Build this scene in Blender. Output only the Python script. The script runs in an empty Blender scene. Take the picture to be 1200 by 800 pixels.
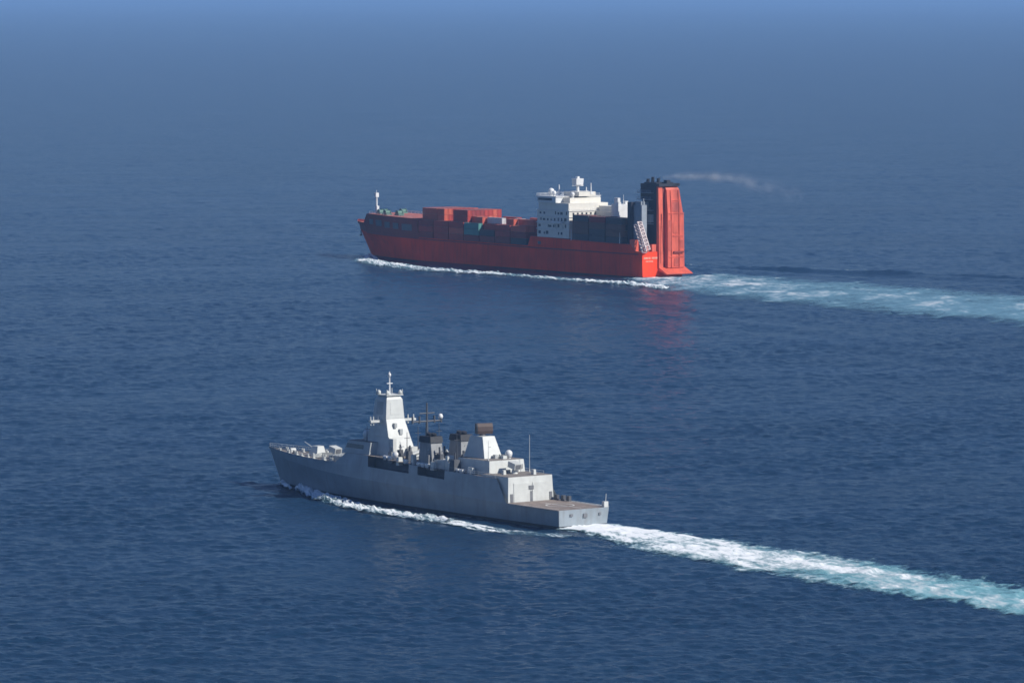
import bpy, math, random
import numpy as np

random.seed(7)
rng = np.random.default_rng(11)
S = bpy.context.scene
COL = S.collection
R = math.radians

# ------------------------------------------------------------------ camera, sky, sun, exposure
CAM_H = 135.0
cd = bpy.data.cameras.new('camera'); cam = bpy.data.objects.new('camera', cd); COL.objects.link(cam)
cam.location = (0, 0, CAM_H)
cam.rotation_euler = (R(90 - 4.028), 0, 0)
cd.sensor_width = 36.0; cd.lens = 175.5
cd.clip_start = 1.0; cd.clip_end = 400000.0
S.camera = cam

SUN_AZ, SUN_EL = 113.0, 38.0          # azimuth clockwise from +Y (the view direction)
W = bpy.data.worlds.new('World'); S.world = W; W.use_nodes = True
wn = W.node_tree.nodes; wl = W.node_tree.links
bg = wn['Background']; sky = wn.new('ShaderNodeTexSky'); sky.sky_type = 'NISHITA'
sky.sun_disc = False; sky.sun_elevation = R(SUN_EL); sky.sun_rotation = R(SUN_AZ)
sky.air_density = 1.0; sky.dust_density = 0.15; sky.ozone_density = 3.0
tint = wn.new('ShaderNodeVectorMath'); tint.operation = 'MULTIPLY'; tint.inputs[1].default_value = (.70, .82, 1.14)   # blue tint added to the sky light for bluer shade and water reflections
wl.new(sky.outputs[0], tint.inputs[0]); wl.new(tint.outputs[0], bg.inputs[0]); bg.inputs[1].default_value = 0.06

sl = bpy.data.lights.new('sun', 'SUN'); sun = bpy.data.objects.new('sun', sl); COL.objects.link(sun)
sl.energy = 4.2; sl.angle = R(0.53); sl.color = (1.0, 0.965, 0.90)
sun.rotation_euler = (R(90 - SUN_EL), 0, R(180 - SUN_AZ))   # lamp shines along its -Z, from azimuth SUN_AZ
sun.location = (300, -200, 400)

S.view_settings.view_transform = 'Standard'; S.view_settings.look = 'None'
S.view_settings.gamma = 1.0; S.view_settings.exposure = 0.3
S.view_settings.use_curve_mapping = False
S.render.engine = 'CYCLES'
S.cycles.use_denoising = True
S.cycles.filter_width = 1.6
S.cycles.max_bounces = 6; S.cycles.transparent_max_bounces = 12
S.cycles.volume_bounces = 0
HAZE_DENSITY = 4.8e-5

# ------------------------------------------------------------------ helpers
def tag(o, label=None, cat=None, group=None, kind=None):
    if label: o['label'] = label
    if cat: o['category'] = cat
    if group: o['group'] = group
    if kind: o['kind'] = kind
    return o

def nodes_of(name):
    m = bpy.data.materials.new(name); m.use_nodes = True
    return m, m.node_tree.nodes, m.node_tree.links, m.node_tree.nodes['Principled BSDF']

def paint(name, col, rough=0.5, vary=0.16, scale=0.35, streak=0.0, streak_col=(0.18, 0.09, 0.05), top=None, metallic=0.0):
    """Weathered paint: mottled by noise, runs of dirt down the sides, optional second colour on upward faces."""
    m, n, l, b = nodes_of(name)
    tc = n.new('ShaderNodeTexCoord')
    no = n.new('ShaderNodeTexNoise'); no.inputs['Scale'].default_value = scale; no.inputs['Detail'].default_value = 6
    l.new(tc.outputs['Object'], no.inputs['Vector'])
    mr = n.new('ShaderNodeMapRange'); mr.inputs['From Min'].default_value = .3; mr.inputs['From Max'].default_value = .7
    mr.inputs['To Min'].default_value = 1 - vary; mr.inputs['To Max'].default_value = 1 + vary
    l.new(no.outputs['Fac'], mr.inputs['Value'])
    mul = n.new('ShaderNodeVectorMath'); mul.operation = 'SCALE'; mul.inputs[0].default_value = col
    l.new(mr.outputs[0], mul.inputs['Scale'])
    out = mul.outputs[0]
    if streak > 0:
        mp = n.new('ShaderNodeMapping'); mp.inputs['Scale'].default_value = (0.55, 0.55, 0.05)
        l.new(tc.outputs['Object'], mp.inputs['Vector'])
        ns = n.new('ShaderNodeTexNoise'); ns.inputs['Scale'].default_value = 1.4; ns.inputs['Detail'].default_value = 5
        l.new(mp.outputs[0], ns.inputs['Vector'])
        ms = n.new('ShaderNodeMapRange'); ms.inputs['From Min'].default_value = .5; ms.inputs['From Max'].default_value = .75
        ms.inputs['To Max'].default_value = streak
        l.new(ns.outputs['Fac'], ms.inputs['Value'])
        mx = n.new('ShaderNodeMix'); mx.data_type = 'RGBA'; mx.inputs['B'].default_value = (*streak_col, 1)
        mx.inputs[7].default_value = (*streak_col, 1)
        l.new(ms.outputs[0], mx.inputs[0]); l.new(out, mx.inputs[6]); out = mx.outputs[2]
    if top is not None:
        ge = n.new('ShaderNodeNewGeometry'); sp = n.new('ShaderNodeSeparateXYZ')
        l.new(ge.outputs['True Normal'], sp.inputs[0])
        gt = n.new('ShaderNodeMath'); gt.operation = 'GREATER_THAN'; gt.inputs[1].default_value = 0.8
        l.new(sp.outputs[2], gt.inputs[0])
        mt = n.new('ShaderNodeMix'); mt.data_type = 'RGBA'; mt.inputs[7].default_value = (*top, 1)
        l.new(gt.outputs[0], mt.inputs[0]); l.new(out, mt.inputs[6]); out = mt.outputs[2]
    l.new(out, b.inputs['Base Color'])
    b.inputs['Roughness'].default_value = rough; b.inputs['Metallic'].default_value = metallic
    return m

class MB:
    """Collects shapes into ONE mesh."""
    def __init__(s): s.v = []; s.f = []; s.smooth = []
    def add(s, vs, fs, smooth=False):
        o = len(s.v); s.v += [tuple(p) for p in vs]; s.f += [tuple(i + o for i in f) for f in fs]; s.smooth += [smooth] * len(fs)
        return s
    def frustum(s, b, t, z0, z1):
        """b, t = (x0,x1,y0,y1) at z0 and z1"""
        vs = [(b[0], b[2], z0), (b[1], b[2], z0), (b[1], b[3], z0), (b[0], b[3], z0),
              (t[0], t[2], z1), (t[1], t[2], z1), (t[1], t[3], z1), (t[0], t[3], z1)]
        return s.add(vs, [(3, 2, 1, 0), (4, 5, 6, 7), (0, 1, 5, 4), (1, 2, 6, 5), (2, 3, 7, 6), (3, 0, 4, 7)])
    def box(s, x0, x1, y0, y1, z0, z1): return s.frustum((x0, x1, y0, y1), (x0, x1, y0, y1), z0, z1)
    def prism(s, poly, y0, y1):
        """polygon in the x-z plane extruded across y"""
        n = len(poly)
        vs = [(x, y0, z) for x, z in poly] + [(x, y1, z) for x, z in poly]
        return s.add(vs, [tuple(range(n)), tuple(range(2 * n - 1, n - 1, -1))] + [(i, i + n, (i + 1) % n + n, (i + 1) % n) for i in range(n)])
    def tube(s, p, q, r, r2=None, n=8):
        r2 = r if r2 is None else r2
        p = np.array(p, float); q = np.array(q, float); d = q - p; d /= np.linalg.norm(d)
        a = np.cross(d, (0, 0, 1) if abs(d[2]) < .9 else (1, 0, 0)); a /= np.linalg.norm(a); b = np.cross(d, a)
        vs = []
        for c, rr in ((p, r), (q, r2)):
            for k in range(n):
                t = 2 * math.pi * k / n; vs.append(c + rr * (math.cos(t) * a + math.sin(t) * b))
        return s.add(vs, [(k, (k + 1) % n, n + (k + 1) % n, n + k) for k in range(n)] + [tuple(range(n - 1, -1, -1)), tuple(range(n, 2 * n))], False)
    def lathe(s, c, prof, n=16):
        """prof = [(r,z)...] round the vertical axis at c"""
        vs = []; fs = []
        for r, z in prof:
            for k in range(n):
                t = 2 * math.pi * k / n; vs.append((c[0] + r * math.cos(t), c[1] + r * math.sin(t), c[2] + z))
        for i in range(len(prof) - 1):
            for k in range(n):
                fs.append((i * n + k, i * n + (k + 1) % n, (i + 1) * n + (k + 1) % n, (i + 1) * n + k))
        fs.append(tuple(range(n - 1, -1, -1))); fs.append(tuple(range((len(prof) - 1) * n, len(prof) * n)))
        return s.add(vs, fs, True)
    def dome(s, c, r):
        pr = [(r * .75, 0), (r * .8, r * .35)] + [(r * math.cos(t), r * 1.0 + r * math.sin(t)) for t in np.linspace(-.5, 1.5, 8)]
        return s.lathe(c, pr, 16)
    def build(s, name, mat, parent=None, mats=None):
        me = bpy.data.meshes.new(name); me.from_pydata(s.v, [], s.f)
        me.polygons.foreach_set('use_smooth', s.smooth)
        me.materials.append(mat); me.update()
        o = bpy.data.objects.new(name, me); COL.objects.link(o)
        if parent: o.parent = parent
        return o

def empty(name, loc, rz=0, parent=None):
    o = bpy.data.objects.new(name, None); COL.objects.link(o); o.location = loc; o.rotation_euler = (0, 0, rz)
    if parent: o.parent = parent
    o.empty_display_size = 2
    return o

# heading frames: local x = forward, y = port, z = up
class Frame:
    def __init__(s, X, D, a): s.X, s.D, s.a = X, D, a; s.c, s.s = math.cos(a), math.sin(a); s.rz = math.pi - a
    def w(s, x, y, z=0.): return (s.X - s.c * x - s.s * y, s.D + s.s * x - s.c * y, z)
    def loc(s, X, Y):
        dx, dy = X - s.X, Y - s.D
        return (-s.c * dx + s.s * dy, -s.s * dx - s.c * dy)
FR = Frame(18.1, 1250., .934)      # the frigate's transom
RE = Frame(70.8, 2343., .937)      # the red ship's transom

# ------------------------------------------------------------------ sea
def fft_tile(n, size, peak, wind, amp, seed, lmin):
    g = np.random.default_rng(seed)
    k = np.fft.fftfreq(n, size / n) * 2 * np.pi
    kx, ky = np.meshgrid(k, k, indexing='ij'); kk = np.hypot(kx, ky); kk[0, 0] = 1e9
    kp = 2 * np.pi / peak
    P = np.exp(-1.25 * (kp / kk) ** 2) / kk ** 3.6
    c = (kx * wind[0] + ky * wind[1]) / kk
    P *= (0.12 + c ** 2) * np.exp(-(kk * lmin / (2 * np.pi)) ** 2); P[0, 0] = 0
    h = np.fft.ifft2(np.sqrt(P) * (g.normal(size=(n, n)) + 1j * g.normal(size=(n, n)))).real
    return h / h.std() * amp

T1 = (fft_tile(640, 383., 15., (.35, -.94), .11, 3, 1.5), 383., .35)
T2 = (fft_tile(512, 271., 7.5, (-.3, .95), .105, 4, 1.2), 271., -.6)
T3 = (fft_tile(256, 907., 55., (.5, .86), .10, 5, 9.), 907., .9)

def sample_tile(T, X, Y):
    h, size, rot = T; n = h.shape[0]
    u = (X * math.cos(rot) + Y * math.sin(rot)) / size * n; v = (-X * math.sin(rot) + Y * math.cos(rot)) / size * n
    i = np.floor(u).astype(int); j = np.floor(v).astype(int); fu = u - i; fv = v - j
    i0, j0, i1, j1 = i % n, j % n, (i + 1) % n, (j + 1) % n
    return (h[i0, j0] * (1 - fu) * (1 - fv) + h[i1, j0] * fu * (1 - fv) + h[i0, j1] * (1 - fu) * fv + h[i1, j1] * fu * fv)

def kelvin(X, Y, fr, bow, amp, lam, width, reach):
    """the divergent wave trains each bow trails at about 19.5 degrees"""
    dx, dy = X - fr.X, Y - fr.D
    x = -fr.c * dx + fr.s * dy; y = -fr.s * dx - fr.c * dy
    h = 0
    ca, sa = math.cos(R(19.2)), math.sin(R(19.2))
    for sg in (1, -1):
        q = bow - x; yy = y * sg
        s = q * ca + yy * sa; n = -q * sa + yy * ca
        env = np.exp(-((n + width * .4) / width) ** 2) * np.clip(s / 40, 0, 1) * np.exp(-np.clip(s, 0, None) / reach)
        h = h + amp * env * np.cos(2 * np.pi / lam * (n * .80 + s * .18))
    return h

def sea_h(X, Y):
    X = np.asarray(X, float); Y = np.asarray(Y, float)
    rr = np.hypot(X, Y)
    patch = 0.75 + 0.5 * np.clip(sample_tile(T3, X * .21 + 90, Y * .21) / .26 + .5, 0, 1)   # gusts: rougher and calmer water
    h = (sample_tile(T1, X, Y) + sample_tile(T2, X, Y)) * patch + sample_tile(T3, X, Y)
    dx, dy = X - RE.X, Y - RE.D; lx = -RE.c * dx + RE.s * dy; ly = -RE.s * dx - RE.c * dy      # the steep outer crest on the red ship's far side
    q = 92 - lx; n = -ly - 70 - .356 * (q - 21)
    h += 1.9 * np.exp(-(n / 4.4) ** 2) * np.clip(q / 25, 0, 1) * (.72 + .28 * np.sin(q / 9. + np.sin(q / 23.))) * np.exp(-np.clip(q, 0, None) / 1200.)
    h += kelvin(X, Y, RE, 250, .75, 30., 24., 900.) + kelvin(X, Y, FR, 136, .35, 15., 14., 200.)
    return h

def make_sea():
    fine = np.arange(-R(8.6), R(8.6), .0006)
    a0, a1 = fine[0], fine[-1]
    coarse = np.linspace(a1, 2 * math.pi + a0, 44)[1:-1]
    ang = np.concatenate([fine, coarse]); nf = len(fine); na = len(ang)
    rad = [1., 60., 150., 300., 450., 600., 700., 780.]
    r = 830.
    while r < 150000:
        rad.append(r); r += max(.7, min(.5 * r * r / 674000., .02 * r))
    rad = np.array(rad); nr = len(rad)
    A, Rr = np.meshgrid(ang, rad)
    X = Rr * np.sin(A); Y = Rr * np.cos(A)
    Z = sea_h(X, Y)
    fade = np.ones((nr, na)); fade[:, nf:] = 0; fade[rad < 829] = 0
    edge = np.minimum(np.arange(nf), nf - 1 - np.arange(nf)); fade[:, :nf] *= np.clip(edge / 20., 0, 1)
    fade *= 1 / (1 + (Rr / 9000.) ** 2)
    Z *= fade
    co = np.stack([X, Y, Z], -1).reshape(-1, 3).astype(np.float32)
    i = np.arange(nr - 1)[:, None]; j = np.arange(na)[None, :]; j2 = (j + 1) % na
    q = np.stack(np.broadcast_arrays(i * na + j, (i + 1) * na + j, (i + 1) * na + j2, i * na + j2), -1).reshape(-1, 4)
    q = q[:, ::-1]
    me = bpy.data.meshes.new('sea')
    me.vertices.add(len(co)); me.vertices.foreach_set('co', co.ravel())
    me.loops.add(q.size); me.loops.foreach_set('vertex_index', q.ravel().astype(np.int32))
    me.polygons.add(len(q)); me.polygons.foreach_set('loop_start', np.arange(0, q.size, 4, dtype=np.int32))
    me.polygons.foreach_set('loop_total', np.full(len(q), 4, dtype=np.int32))
    me.update(); me.validate()
    me.polygons.foreach_set('use_smooth', np.ones(len(me.polygons), dtype=bool))
    o = bpy.data.objects.new('sea', me); COL.objects.link(o)
    return o

def sea_material():
    m, n, l, b = nodes_of('sea_water')
    tc = n.new('ShaderNodeTexCoord')
    b.inputs['Roughness'].default_value = .205; b.inputs['IOR'].default_value = 1.333; b.inputs['Specular IOR Level'].default_value = .26
    # the water's own colour, drifting a little over hundreds of metres
    nz = n.new('ShaderNodeTexNoise'); nz.inputs['Scale'].default_value = .004; nz.inputs['Detail'].default_value = 3
    l.new(tc.outputs['Object'], nz.inputs['Vector'])
    cr = n.new('ShaderNodeMix'); cr.data_type = 'RGBA'
    cr.inputs[6].default_value = (.008, .030, .068, 1); cr.inputs[7].default_value = (.010, .039, .084, 1)
    l.new(nz.outputs['Fac'], cr.inputs[0]); l.new(cr.outputs[2], b.inputs['Base Color'])
    mpg = n.new('ShaderNodeMapping'); mpg.inputs['Rotation'].default_value = (0, 0, .12); mpg.inputs['Scale'].default_value = (.007, .016, .01)
    l.new(tc.outputs['Object'], mpg.inputs['Vector'])
    gust = n.new('ShaderNodeTexNoise'); gust.inputs['Scale'].default_value = 1.; gust.inputs['Detail'].default_value = 6; gust.inputs['Roughness'].default_value = .68
    l.new(mpg.outputs[0], gust.inputs['Vector'])
    gm = n.new('ShaderNodeMapRange'); gm.inputs['From Min'].default_value = .3; gm.inputs['From Max'].default_value = .7
    gm.inputs['To Min'].default_value = .5; gm.inputs['To Max'].default_value = 1.55
    l.new(gust.outputs['Fac'], gm.inputs['Value'])
    prev = None
    for sc, dist, rot, st, det in ((.33, .62, .2, 2.6, 3), (1.1, .2, -.25, 2.2, 3)):
        mp = n.new('ShaderNodeMapping'); mp.inputs['Rotation'].default_value = (0, 0, rot); mp.inputs['Scale'].default_value = (sc, sc * st, sc)
        l.new(tc.outputs['Object'], mp.inputs['Vector'])
        t = n.new('ShaderNodeTexNoise'); t.inputs['Scale'].default_value = 1.; t.inputs['Detail'].default_value = det
        t.inputs['Roughness'].default_value = .55
        l.new(mp.outputs[0], t.inputs['Vector'])
        bp = n.new('ShaderNodeBump'); bp.inputs['Strength'].default_value = 1.; gd = n.new('ShaderNodeMath'); gd.operation = 'MULTIPLY'; gd.inputs[1].default_value = dist; l.new(gm.outputs[0], gd.inputs[0]); l.new(gd.outputs[0], bp.inputs['Distance'])
        l.new(t.outputs['Fac'], bp.inputs['Height'])
        if prev: l.new(prev.outputs[0], bp.inputs['Normal'])
        prev = bp
    l.new(prev.outputs[0], b.inputs['Normal'])
    return m

sea = make_sea(); sea.data.materials.append(sea_material())
tag(sea, 'deep blue open sea with small wind waves reaching to the hazy horizon', 'sea', kind='structure')

# ------------------------------------------------------------------ haze
hz = MB().box(-150000, 150000, -20000, 150000, -6, 140).build('haze', None)
hm = bpy.data.materials.new('haze_air'); hm.use_nodes = True; hn = hm.node_tree.nodes; hn.clear()
ho = hn.new('ShaderNodeOutputMaterial'); hv = hn.new('ShaderNodeVolumePrincipled')
hv.inputs['Color'].default_value = (.32, .58, 1.0, 1); hv.inputs['Density'].default_value = HAZE_DENSITY
hv.inputs['Anisotropy'].default_value = 0.0
hm.node_tree.links.new(hv.outputs[0], ho.inputs['Volume'])
hz.data.materials.clear(); hz.data.materials.append(hm)
tag(hz, 'pale blue sea haze that fades the far water into the sky', 'haze', kind='stuff')

# ------------------------------------------------------------------ foam
def foam_material(name, cover, turq, thr_far, grain=(.25, .55), length=300., tcol=(.20, .46, .56), ragged=.9, soft=.14):
    """UV: u = metres along, v = -1..1 across. Churned water: white where thick, turquoise with air, clear where broken."""
    m, n, l, b = nodes_of(name)
    out = n['Material Output']
    uv = n.new('ShaderNodeUVMap'); sp = n.new('ShaderNodeSeparateXYZ'); l.new(uv.outputs[0], sp.inputs[0])
    tc = n.new('ShaderNodeTexCoord')
    def math_(op, a, bb=None, clamp=False):
        q = n.new('ShaderNodeMath'); q.operation = op; q.use_clamp = clamp
        for k, x in enumerate((a, bb)):
            if x is None: continue
            if isinstance(x, (int, float)): q.inputs[k].default_value = x
            else: l.new(x, q.inputs[k])
        return q.outputs[0]
    def noise(scx, scy, det, seed, rough=.6):
        mp = n.new('ShaderNodeMapping'); mp.inputs['Scale'].default_value = (scx, scy, 1); mp.inputs['Location'].default_value = (seed, seed * 1.7, seed)
        l.new(uv.outputs['UV'], mp.inputs['Vector'])
        t = n.new('ShaderNodeTexNoise'); t.inputs['Scale'].default_value = 1; t.inputs['Detail'].default_value = det; t.inputs['Roughness'].default_value = rough
        l.new(mp.outputs[0], t.inputs['Vector']); return t.outputs['Fac']
    u, v = sp.outputs[0], sp.outputs[1]
    rag = noise(grain[0] * .6, 1.6, 4, 5.5, .65)
    av = math_('ADD', math_('ABSOLUTE', v), math_('MULTIPLY', math_('SUBTRACT', rag, .42), ragged))
    av = math_('MAXIMUM', av, 0.)
    big = noise(.035, 2.2, 3, 3.1); mid = noise(grain[0] * .5, 7., 5, 8.3); fin = noise(grain[0] * 2.2, 22., 4, 1.7)
    far = math_('DIVIDE', u, length, True)
    mix = math_('ADD', math_('MULTIPLY', big, .42), math_('ADD', math_('MULTIPLY', mid, .36), math_('MULTIPLY', fin, .22)))
    edge = math_('POWER', av, 3.0)
    # whiteness
    wv = math_('SUBTRACT', mix, math_('ADD', math_('MULTIPLY', far, thr_far), math_('MULTIPLY', edge, .22)))
    mr = n.new('ShaderNodeMapRange'); mr.interpolation_type = 'SMOOTHSTEP'
    mr.inputs['From Min'].default_value = cover; mr.inputs['From Max'].default_value = cover + soft
    l.new(wv, mr.inputs['Value']); white = mr.outputs[0]
    # aerated water beneath it
    tv = math_('SUBTRACT', math_('ADD', math_('MULTIPLY', mix, .9), .22), math_('MULTIPLY', math_('POWER', av, 4.0), .6))
    m2 = n.new('ShaderNodeMapRange'); m2.interpolation_type = 'SMOOTHSTEP'
    m2.inputs['From Min'].default_value = .35; m2.inputs['From Max'].default_value = .75; m2.inputs['To Max'].default_value = turq
    l.new(tv, m2.inputs['Value'])
    alpha = math_('MAXIMUM', white, m2.outputs[0], True)
    col = n.new('ShaderNodeMix'); col.data_type = 'RGBA'
    col.inputs[6].default_value = (*tcol, 1); col.inputs[7].default_value = (.86, .88, .88, 1)
    l.new(white, col.inputs[0]); l.new(col.outputs[2], b.inputs['Base Color']); b.inputs['Roughness'].default_value = .7
    b.inputs['Specular IOR Level'].default_value = .25
    bp = n.new('ShaderNodeBump'); bp.inputs['Distance'].default_value = .5; bp.inputs['Strength'].default_value = .6; l.new(mix, bp.inputs['Height']); l.new(bp.outputs[0], b.inputs['Normal'])
    tr = n.new('ShaderNodeBsdfTransparent'); ms = n.new('ShaderNodeMixShader')
    l.new(alpha, ms.inputs[0]); l.new(tr.outputs[0], ms.inputs[1]); l.new(b.outputs[0], ms.inputs[2]); l.new(ms.outputs[0], out.inputs['Surface'])
    return m

def resample(P, step):
    P = np.array(P, float); d = np.r_[0, np.cumsum(np.hypot(*np.diff(P, axis=0).T))]
    t = np.linspace(0, d[-1], max(2, int(d[-1] / step)))
    return np.stack([np.interp(t, d, P[:, 0]), np.interp(t, d, P[:, 1])], 1), t

def smooth(P, k=9):
    Q = P.copy(); pad = np.r_[[P[0]] * k, P, [P[-1]] * k]
    w = np.ones(2 * k + 1) / (2 * k + 1)
    for c in range(2): Q[:, c] = np.convolve(pad[:, c], w, 'valid')
    Q[0] = P[0]; Q[-1] = P[-1]; return Q

def foam_ribbon(name, fr, A, B, mat, label, lift=.12, hump=0., nacross=14, step=2., widen=1.):
    """a sheet of foam lying on the water between two edge lines given in the ship's own frame"""
    n = 1 + int(max(np.hypot(*np.diff(np.array(A, float), axis=0).T).sum(), 2) / step)
    def rs(P):
        P = np.array(P, float); d = np.r_[0, np.cumsum(np.hypot(*np.diff(P, axis=0).T))]; t = np.linspace(0, d[-1], n)
        return smooth(np.stack([np.interp(t, d, P[:, 0]), np.interp(t, d, P[:, 1])], 1), 5), d[-1]
    a, la = rs(A); b, lb = rs(B)
    v = np.linspace(-1, 1, nacross); tt = (v * widen + 1) / 2
    P = a[:, None, :] * (1 - tt)[None, :, None] + b[:, None, :] * tt[None, :, None]
    x, y = P[..., 0], P[..., 1]
    X = fr.X - fr.c * x - fr.s * y; Y = fr.D + fr.s * x - fr.c * y
    lump = sample_tile(T2, X * 2.3, Y * 2.3) / .09
    Z = sea_h(X, Y) + lift + hump * np.clip(1 - v ** 2, 0, 1)[None, :] * (.7 + .3 * lump)
    co = np.stack([X, Y, Z], -1).reshape(-1, 3)
    i = np.arange(n - 1)[:, None]; j = np.arange(nacross - 1)[None, :]
    q = np.stack(np.broadcast_arrays(i * nacross + j, (i + 1) * nacross + j, (i + 1) * nacross + j + 1, i * nacross + j + 1), -1).reshape(-1, 4)
    me = bpy.data.meshes.new(name); me.from_pydata(co.tolist(), [], q.tolist())
    uvl = me.uv_layers.new(name='UVMap'); U = np.linspace(0, (la + lb) / 2, n)
    uvs = np.stack(np.broadcast_arrays(U[:, None], v[None, :]), -1).reshape(-1, 2)
    uvl.data.foreach_set('uv', uvs[q.ravel()].ravel().astype(np.float32))
    me.polygons.foreach_set('use_smooth', [True] * len(q)); me.update()
    me.materials.append(mat)
    o = bpy.data.objects.new(name, me); COL.objects.link(o)
    return tag(o, label, 'foam', kind='stuff')

m_fw = foam_material('frigate_wake_water', .282, .72, .215, (.3, .5), 230., (.27, .60, .68), 1.15, .19)
m_rw = foam_material('ship_wake_water', .415, .85, .10, (.16, .4), 300., (.15, .31, .41), .7, .22)
m_bw = foam_material('bow_wave_water', .345, .25, .10, (.35, .5), 150.)
m_rb = foam_material('red_ship_bow_wave_water', .395, .25, .02, (.2, .5), 250.)
m_ws = foam_material('side_wash_water', .41, .16, .08, (.35, .5), 150.)
m_lt = foam_material('thin_wash_water', .49, .0, .04, (.3, .5), 300.)

def pl(pts):                      # pairs (x, y) in a ship's frame
    return pts

# frigate: stern wake (port edge, starboard edge), bow wave, side wash
foam_ribbon('wake_foam', FR,
    pl([(1, 8.6), (-14, 9.5), (-38, 19), (-61, 24), (-90, 29), (-124, 30), (-150, 33), (-172, 33), (-200, 34), (-330, 40)]),
    pl([(1, -8.2), (-6, -8.5), (-24, -9.5), (-42, -11), (-62, -12), (-86, -10), (-108, -9), (-128, -7), (-158, -6), (-300, 2)]),
    m_fw, 'broad white stern wake trailing behind the grey frigate, turning turquoise', lift=.22, hump=.45, nacross=26, step=1.5, widen=1.22)
foam_ribbon('bow_foam', FR,
    pl([(124, 4.5), (112, 11.0), (98, 17.5), (80, 23), (62, 26.5), (47, 26), (30, 25.5)]),
    pl([(124, 1.6), (112, 3.8), (98, 8.0), (80, 12.5), (62, 15.0), (47, 15), (30, 16.0)]),
    m_bw, 'white bow wave rolling along the port side of the grey frigate', lift=.2, hump=1.15, nacross=20, step=1.)
foam_ribbon('bow_foam', FR,
    pl([(139, -1.5), (136, 2.0), (130, 4.2), (124, 5.4)]), pl([(139, -4.5), (135, -1), (130, 2.2), (124, 4.0)]),
    m_bw, 'small patch of spray at the stem of the grey frigate', lift=.2, hump=.8, nacross=8, step=.7)
foam_ribbon('wash_foam', FR,
    pl([(32, 24), (20, 27), (8, 28), (-2, 26), (-16, 24)]), pl([(32, 15), (20, 16), (8, 16.5), (-2, 15), (-16, 12.5)]),
    m_ws, 'thin streak of white wash beside the stern quarter of the grey frigate', lift=.18, hump=.2, nacross=8, step=1.)
# red ship
foam_ribbon('wake_foam', RE,
    pl([(4, 24), (-32, 45), (-62, 58), (-93, 66), (-143, 80), (-195, 84), (-243, 90), (-300, 93), (-360, 97), (-520, 105)]),
    pl([(4, -14), (-12, -22), (14, -46), (-30, -50), (-79, -52), (-140, -50), (-198, -49), (-260, -48), (-420, -46)]),
    m_rw, 'wide pale turquoise wake spreading behind the red cargo ship', lift=.25, hump=.2, nacross=28, step=2.5, widen=1.22)
foam_ribbon('bow_foam', RE,
    pl([(235, 9), (222, 27), (200, 43), (170, 54), (140, 60), (112, 64), (80, 63), (48, 59), (20, 56), (-40, 54), (-70, 60)]),
    pl([(234, 3), (222, 7), (200, 18), (170, 32), (140, 42), (112, 49), (80, 50), (48, 48), (20, 44), (-40, 41), (-70, 46)]),
    m_rb, 'white bow wave stretched along the port side of the red cargo ship', lift=.2, hump=1.1, nacross=18, step=1.5)
foam_ribbon('spray_foam', RE,
    pl([(95, -66), (60, -78), (20, -96), (-20, -108), (-60, -122), (-110, -140)]), pl([(95, -69), (60, -82), (20, -100), (-20, -112), (-60, -126), (-110, -144)]),
    m_lt, 'scattered white flecks on the wave beyond the red ship stern', lift=.3, hump=.4, nacross=6, step=1.5)


# ------------------------------------------------------------------ hull lofting
def pchip(xs, ys, x):
    xs = np.array(xs, float); ys = np.array(ys, float); h = np.diff(xs); d = np.diff(ys) / h
    m = np.zeros(len(xs)); m[0] = d[0]; m[-1] = d[-1]
    for i in range(1, len(xs) - 1):
        m[i] = 0 if d[i - 1] * d[i] <= 0 else 2 * d[i - 1] * d[i] / (d[i - 1] + d[i])
    i = np.clip(np.searchsorted(xs, x) - 1, 0, len(h) - 1); t = (x - xs[i]) / h[i]
    return ((2 * t**3 - 3 * t**2 + 1) * ys[i] + (t**3 - 2 * t**2 + t) * h[i] * m[i] + (-2 * t**3 + 3 * t**2) * ys[i + 1] + (t**3 - t**2) * h[i] * m[i + 1])

def level(ctrl, ts):
    """ctrl = [(x, half breadth, z)...] stern to stem -> points at fractions ts of its own length"""
    c = np.array(ctrl, float); x = c[0, 0] + (c[-1, 0] - c[0, 0]) * ts
    return np.stack([x, pchip(c[:, 0], c[:, 1], x), pchip(c[:, 0], c[:, 2], x)], 1)

def loft(mb, levels, ts, skip=None, cap_stern=True, deck=False, smooth_=True):
    """plates between successive levels on both sides; skip(k, xmid, side) leaves a plate out"""
    L = [level(c, ts) for c in levels]; n = len(ts); K = len(L)
    for sg in (1, -1):
        vs = [(p[0], sg * max(p[1], 0.02), p[2]) for Lk in L for p in Lk]
        fs = []
        for k in range(K - 1):
            for i in range(n - 1):
                if skip and skip(k, (L[k][i][0] + L[k][i + 1][0]) / 2, sg): continue
                q = (k * n + i, k * n + i + 1, (k + 1) * n + i + 1, (k + 1) * n + i)
                fs.append(q if sg < 0 else q[::-1])
        mb.add(vs, fs, False)
    if cap_stern:
        vs = [tuple(Lk[0]) for Lk in L] + [(Lk[0][0], -Lk[0][1], Lk[0][2]) for Lk in L]
        mb.add(vs, [(k, k + 1, K + k + 1, K + k) for k in range(K - 1)])
    return L

def deck_sheet(mb, pts, inset=.05, dz=0.):
    """deck between the two sides; pts = [(x, y, z)...] along the port edge"""
    n = len(pts)
    vs = [(p[0], max(p[1] - inset, .01), p[2] + dz) for p in pts] + [(p[0], -max(p[1] - inset, .01), p[2] + dz) for p in pts]
    return mb.add(vs, [(i, n + i, n + i + 1, i + 1) for i in range(n - 1)])

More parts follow.
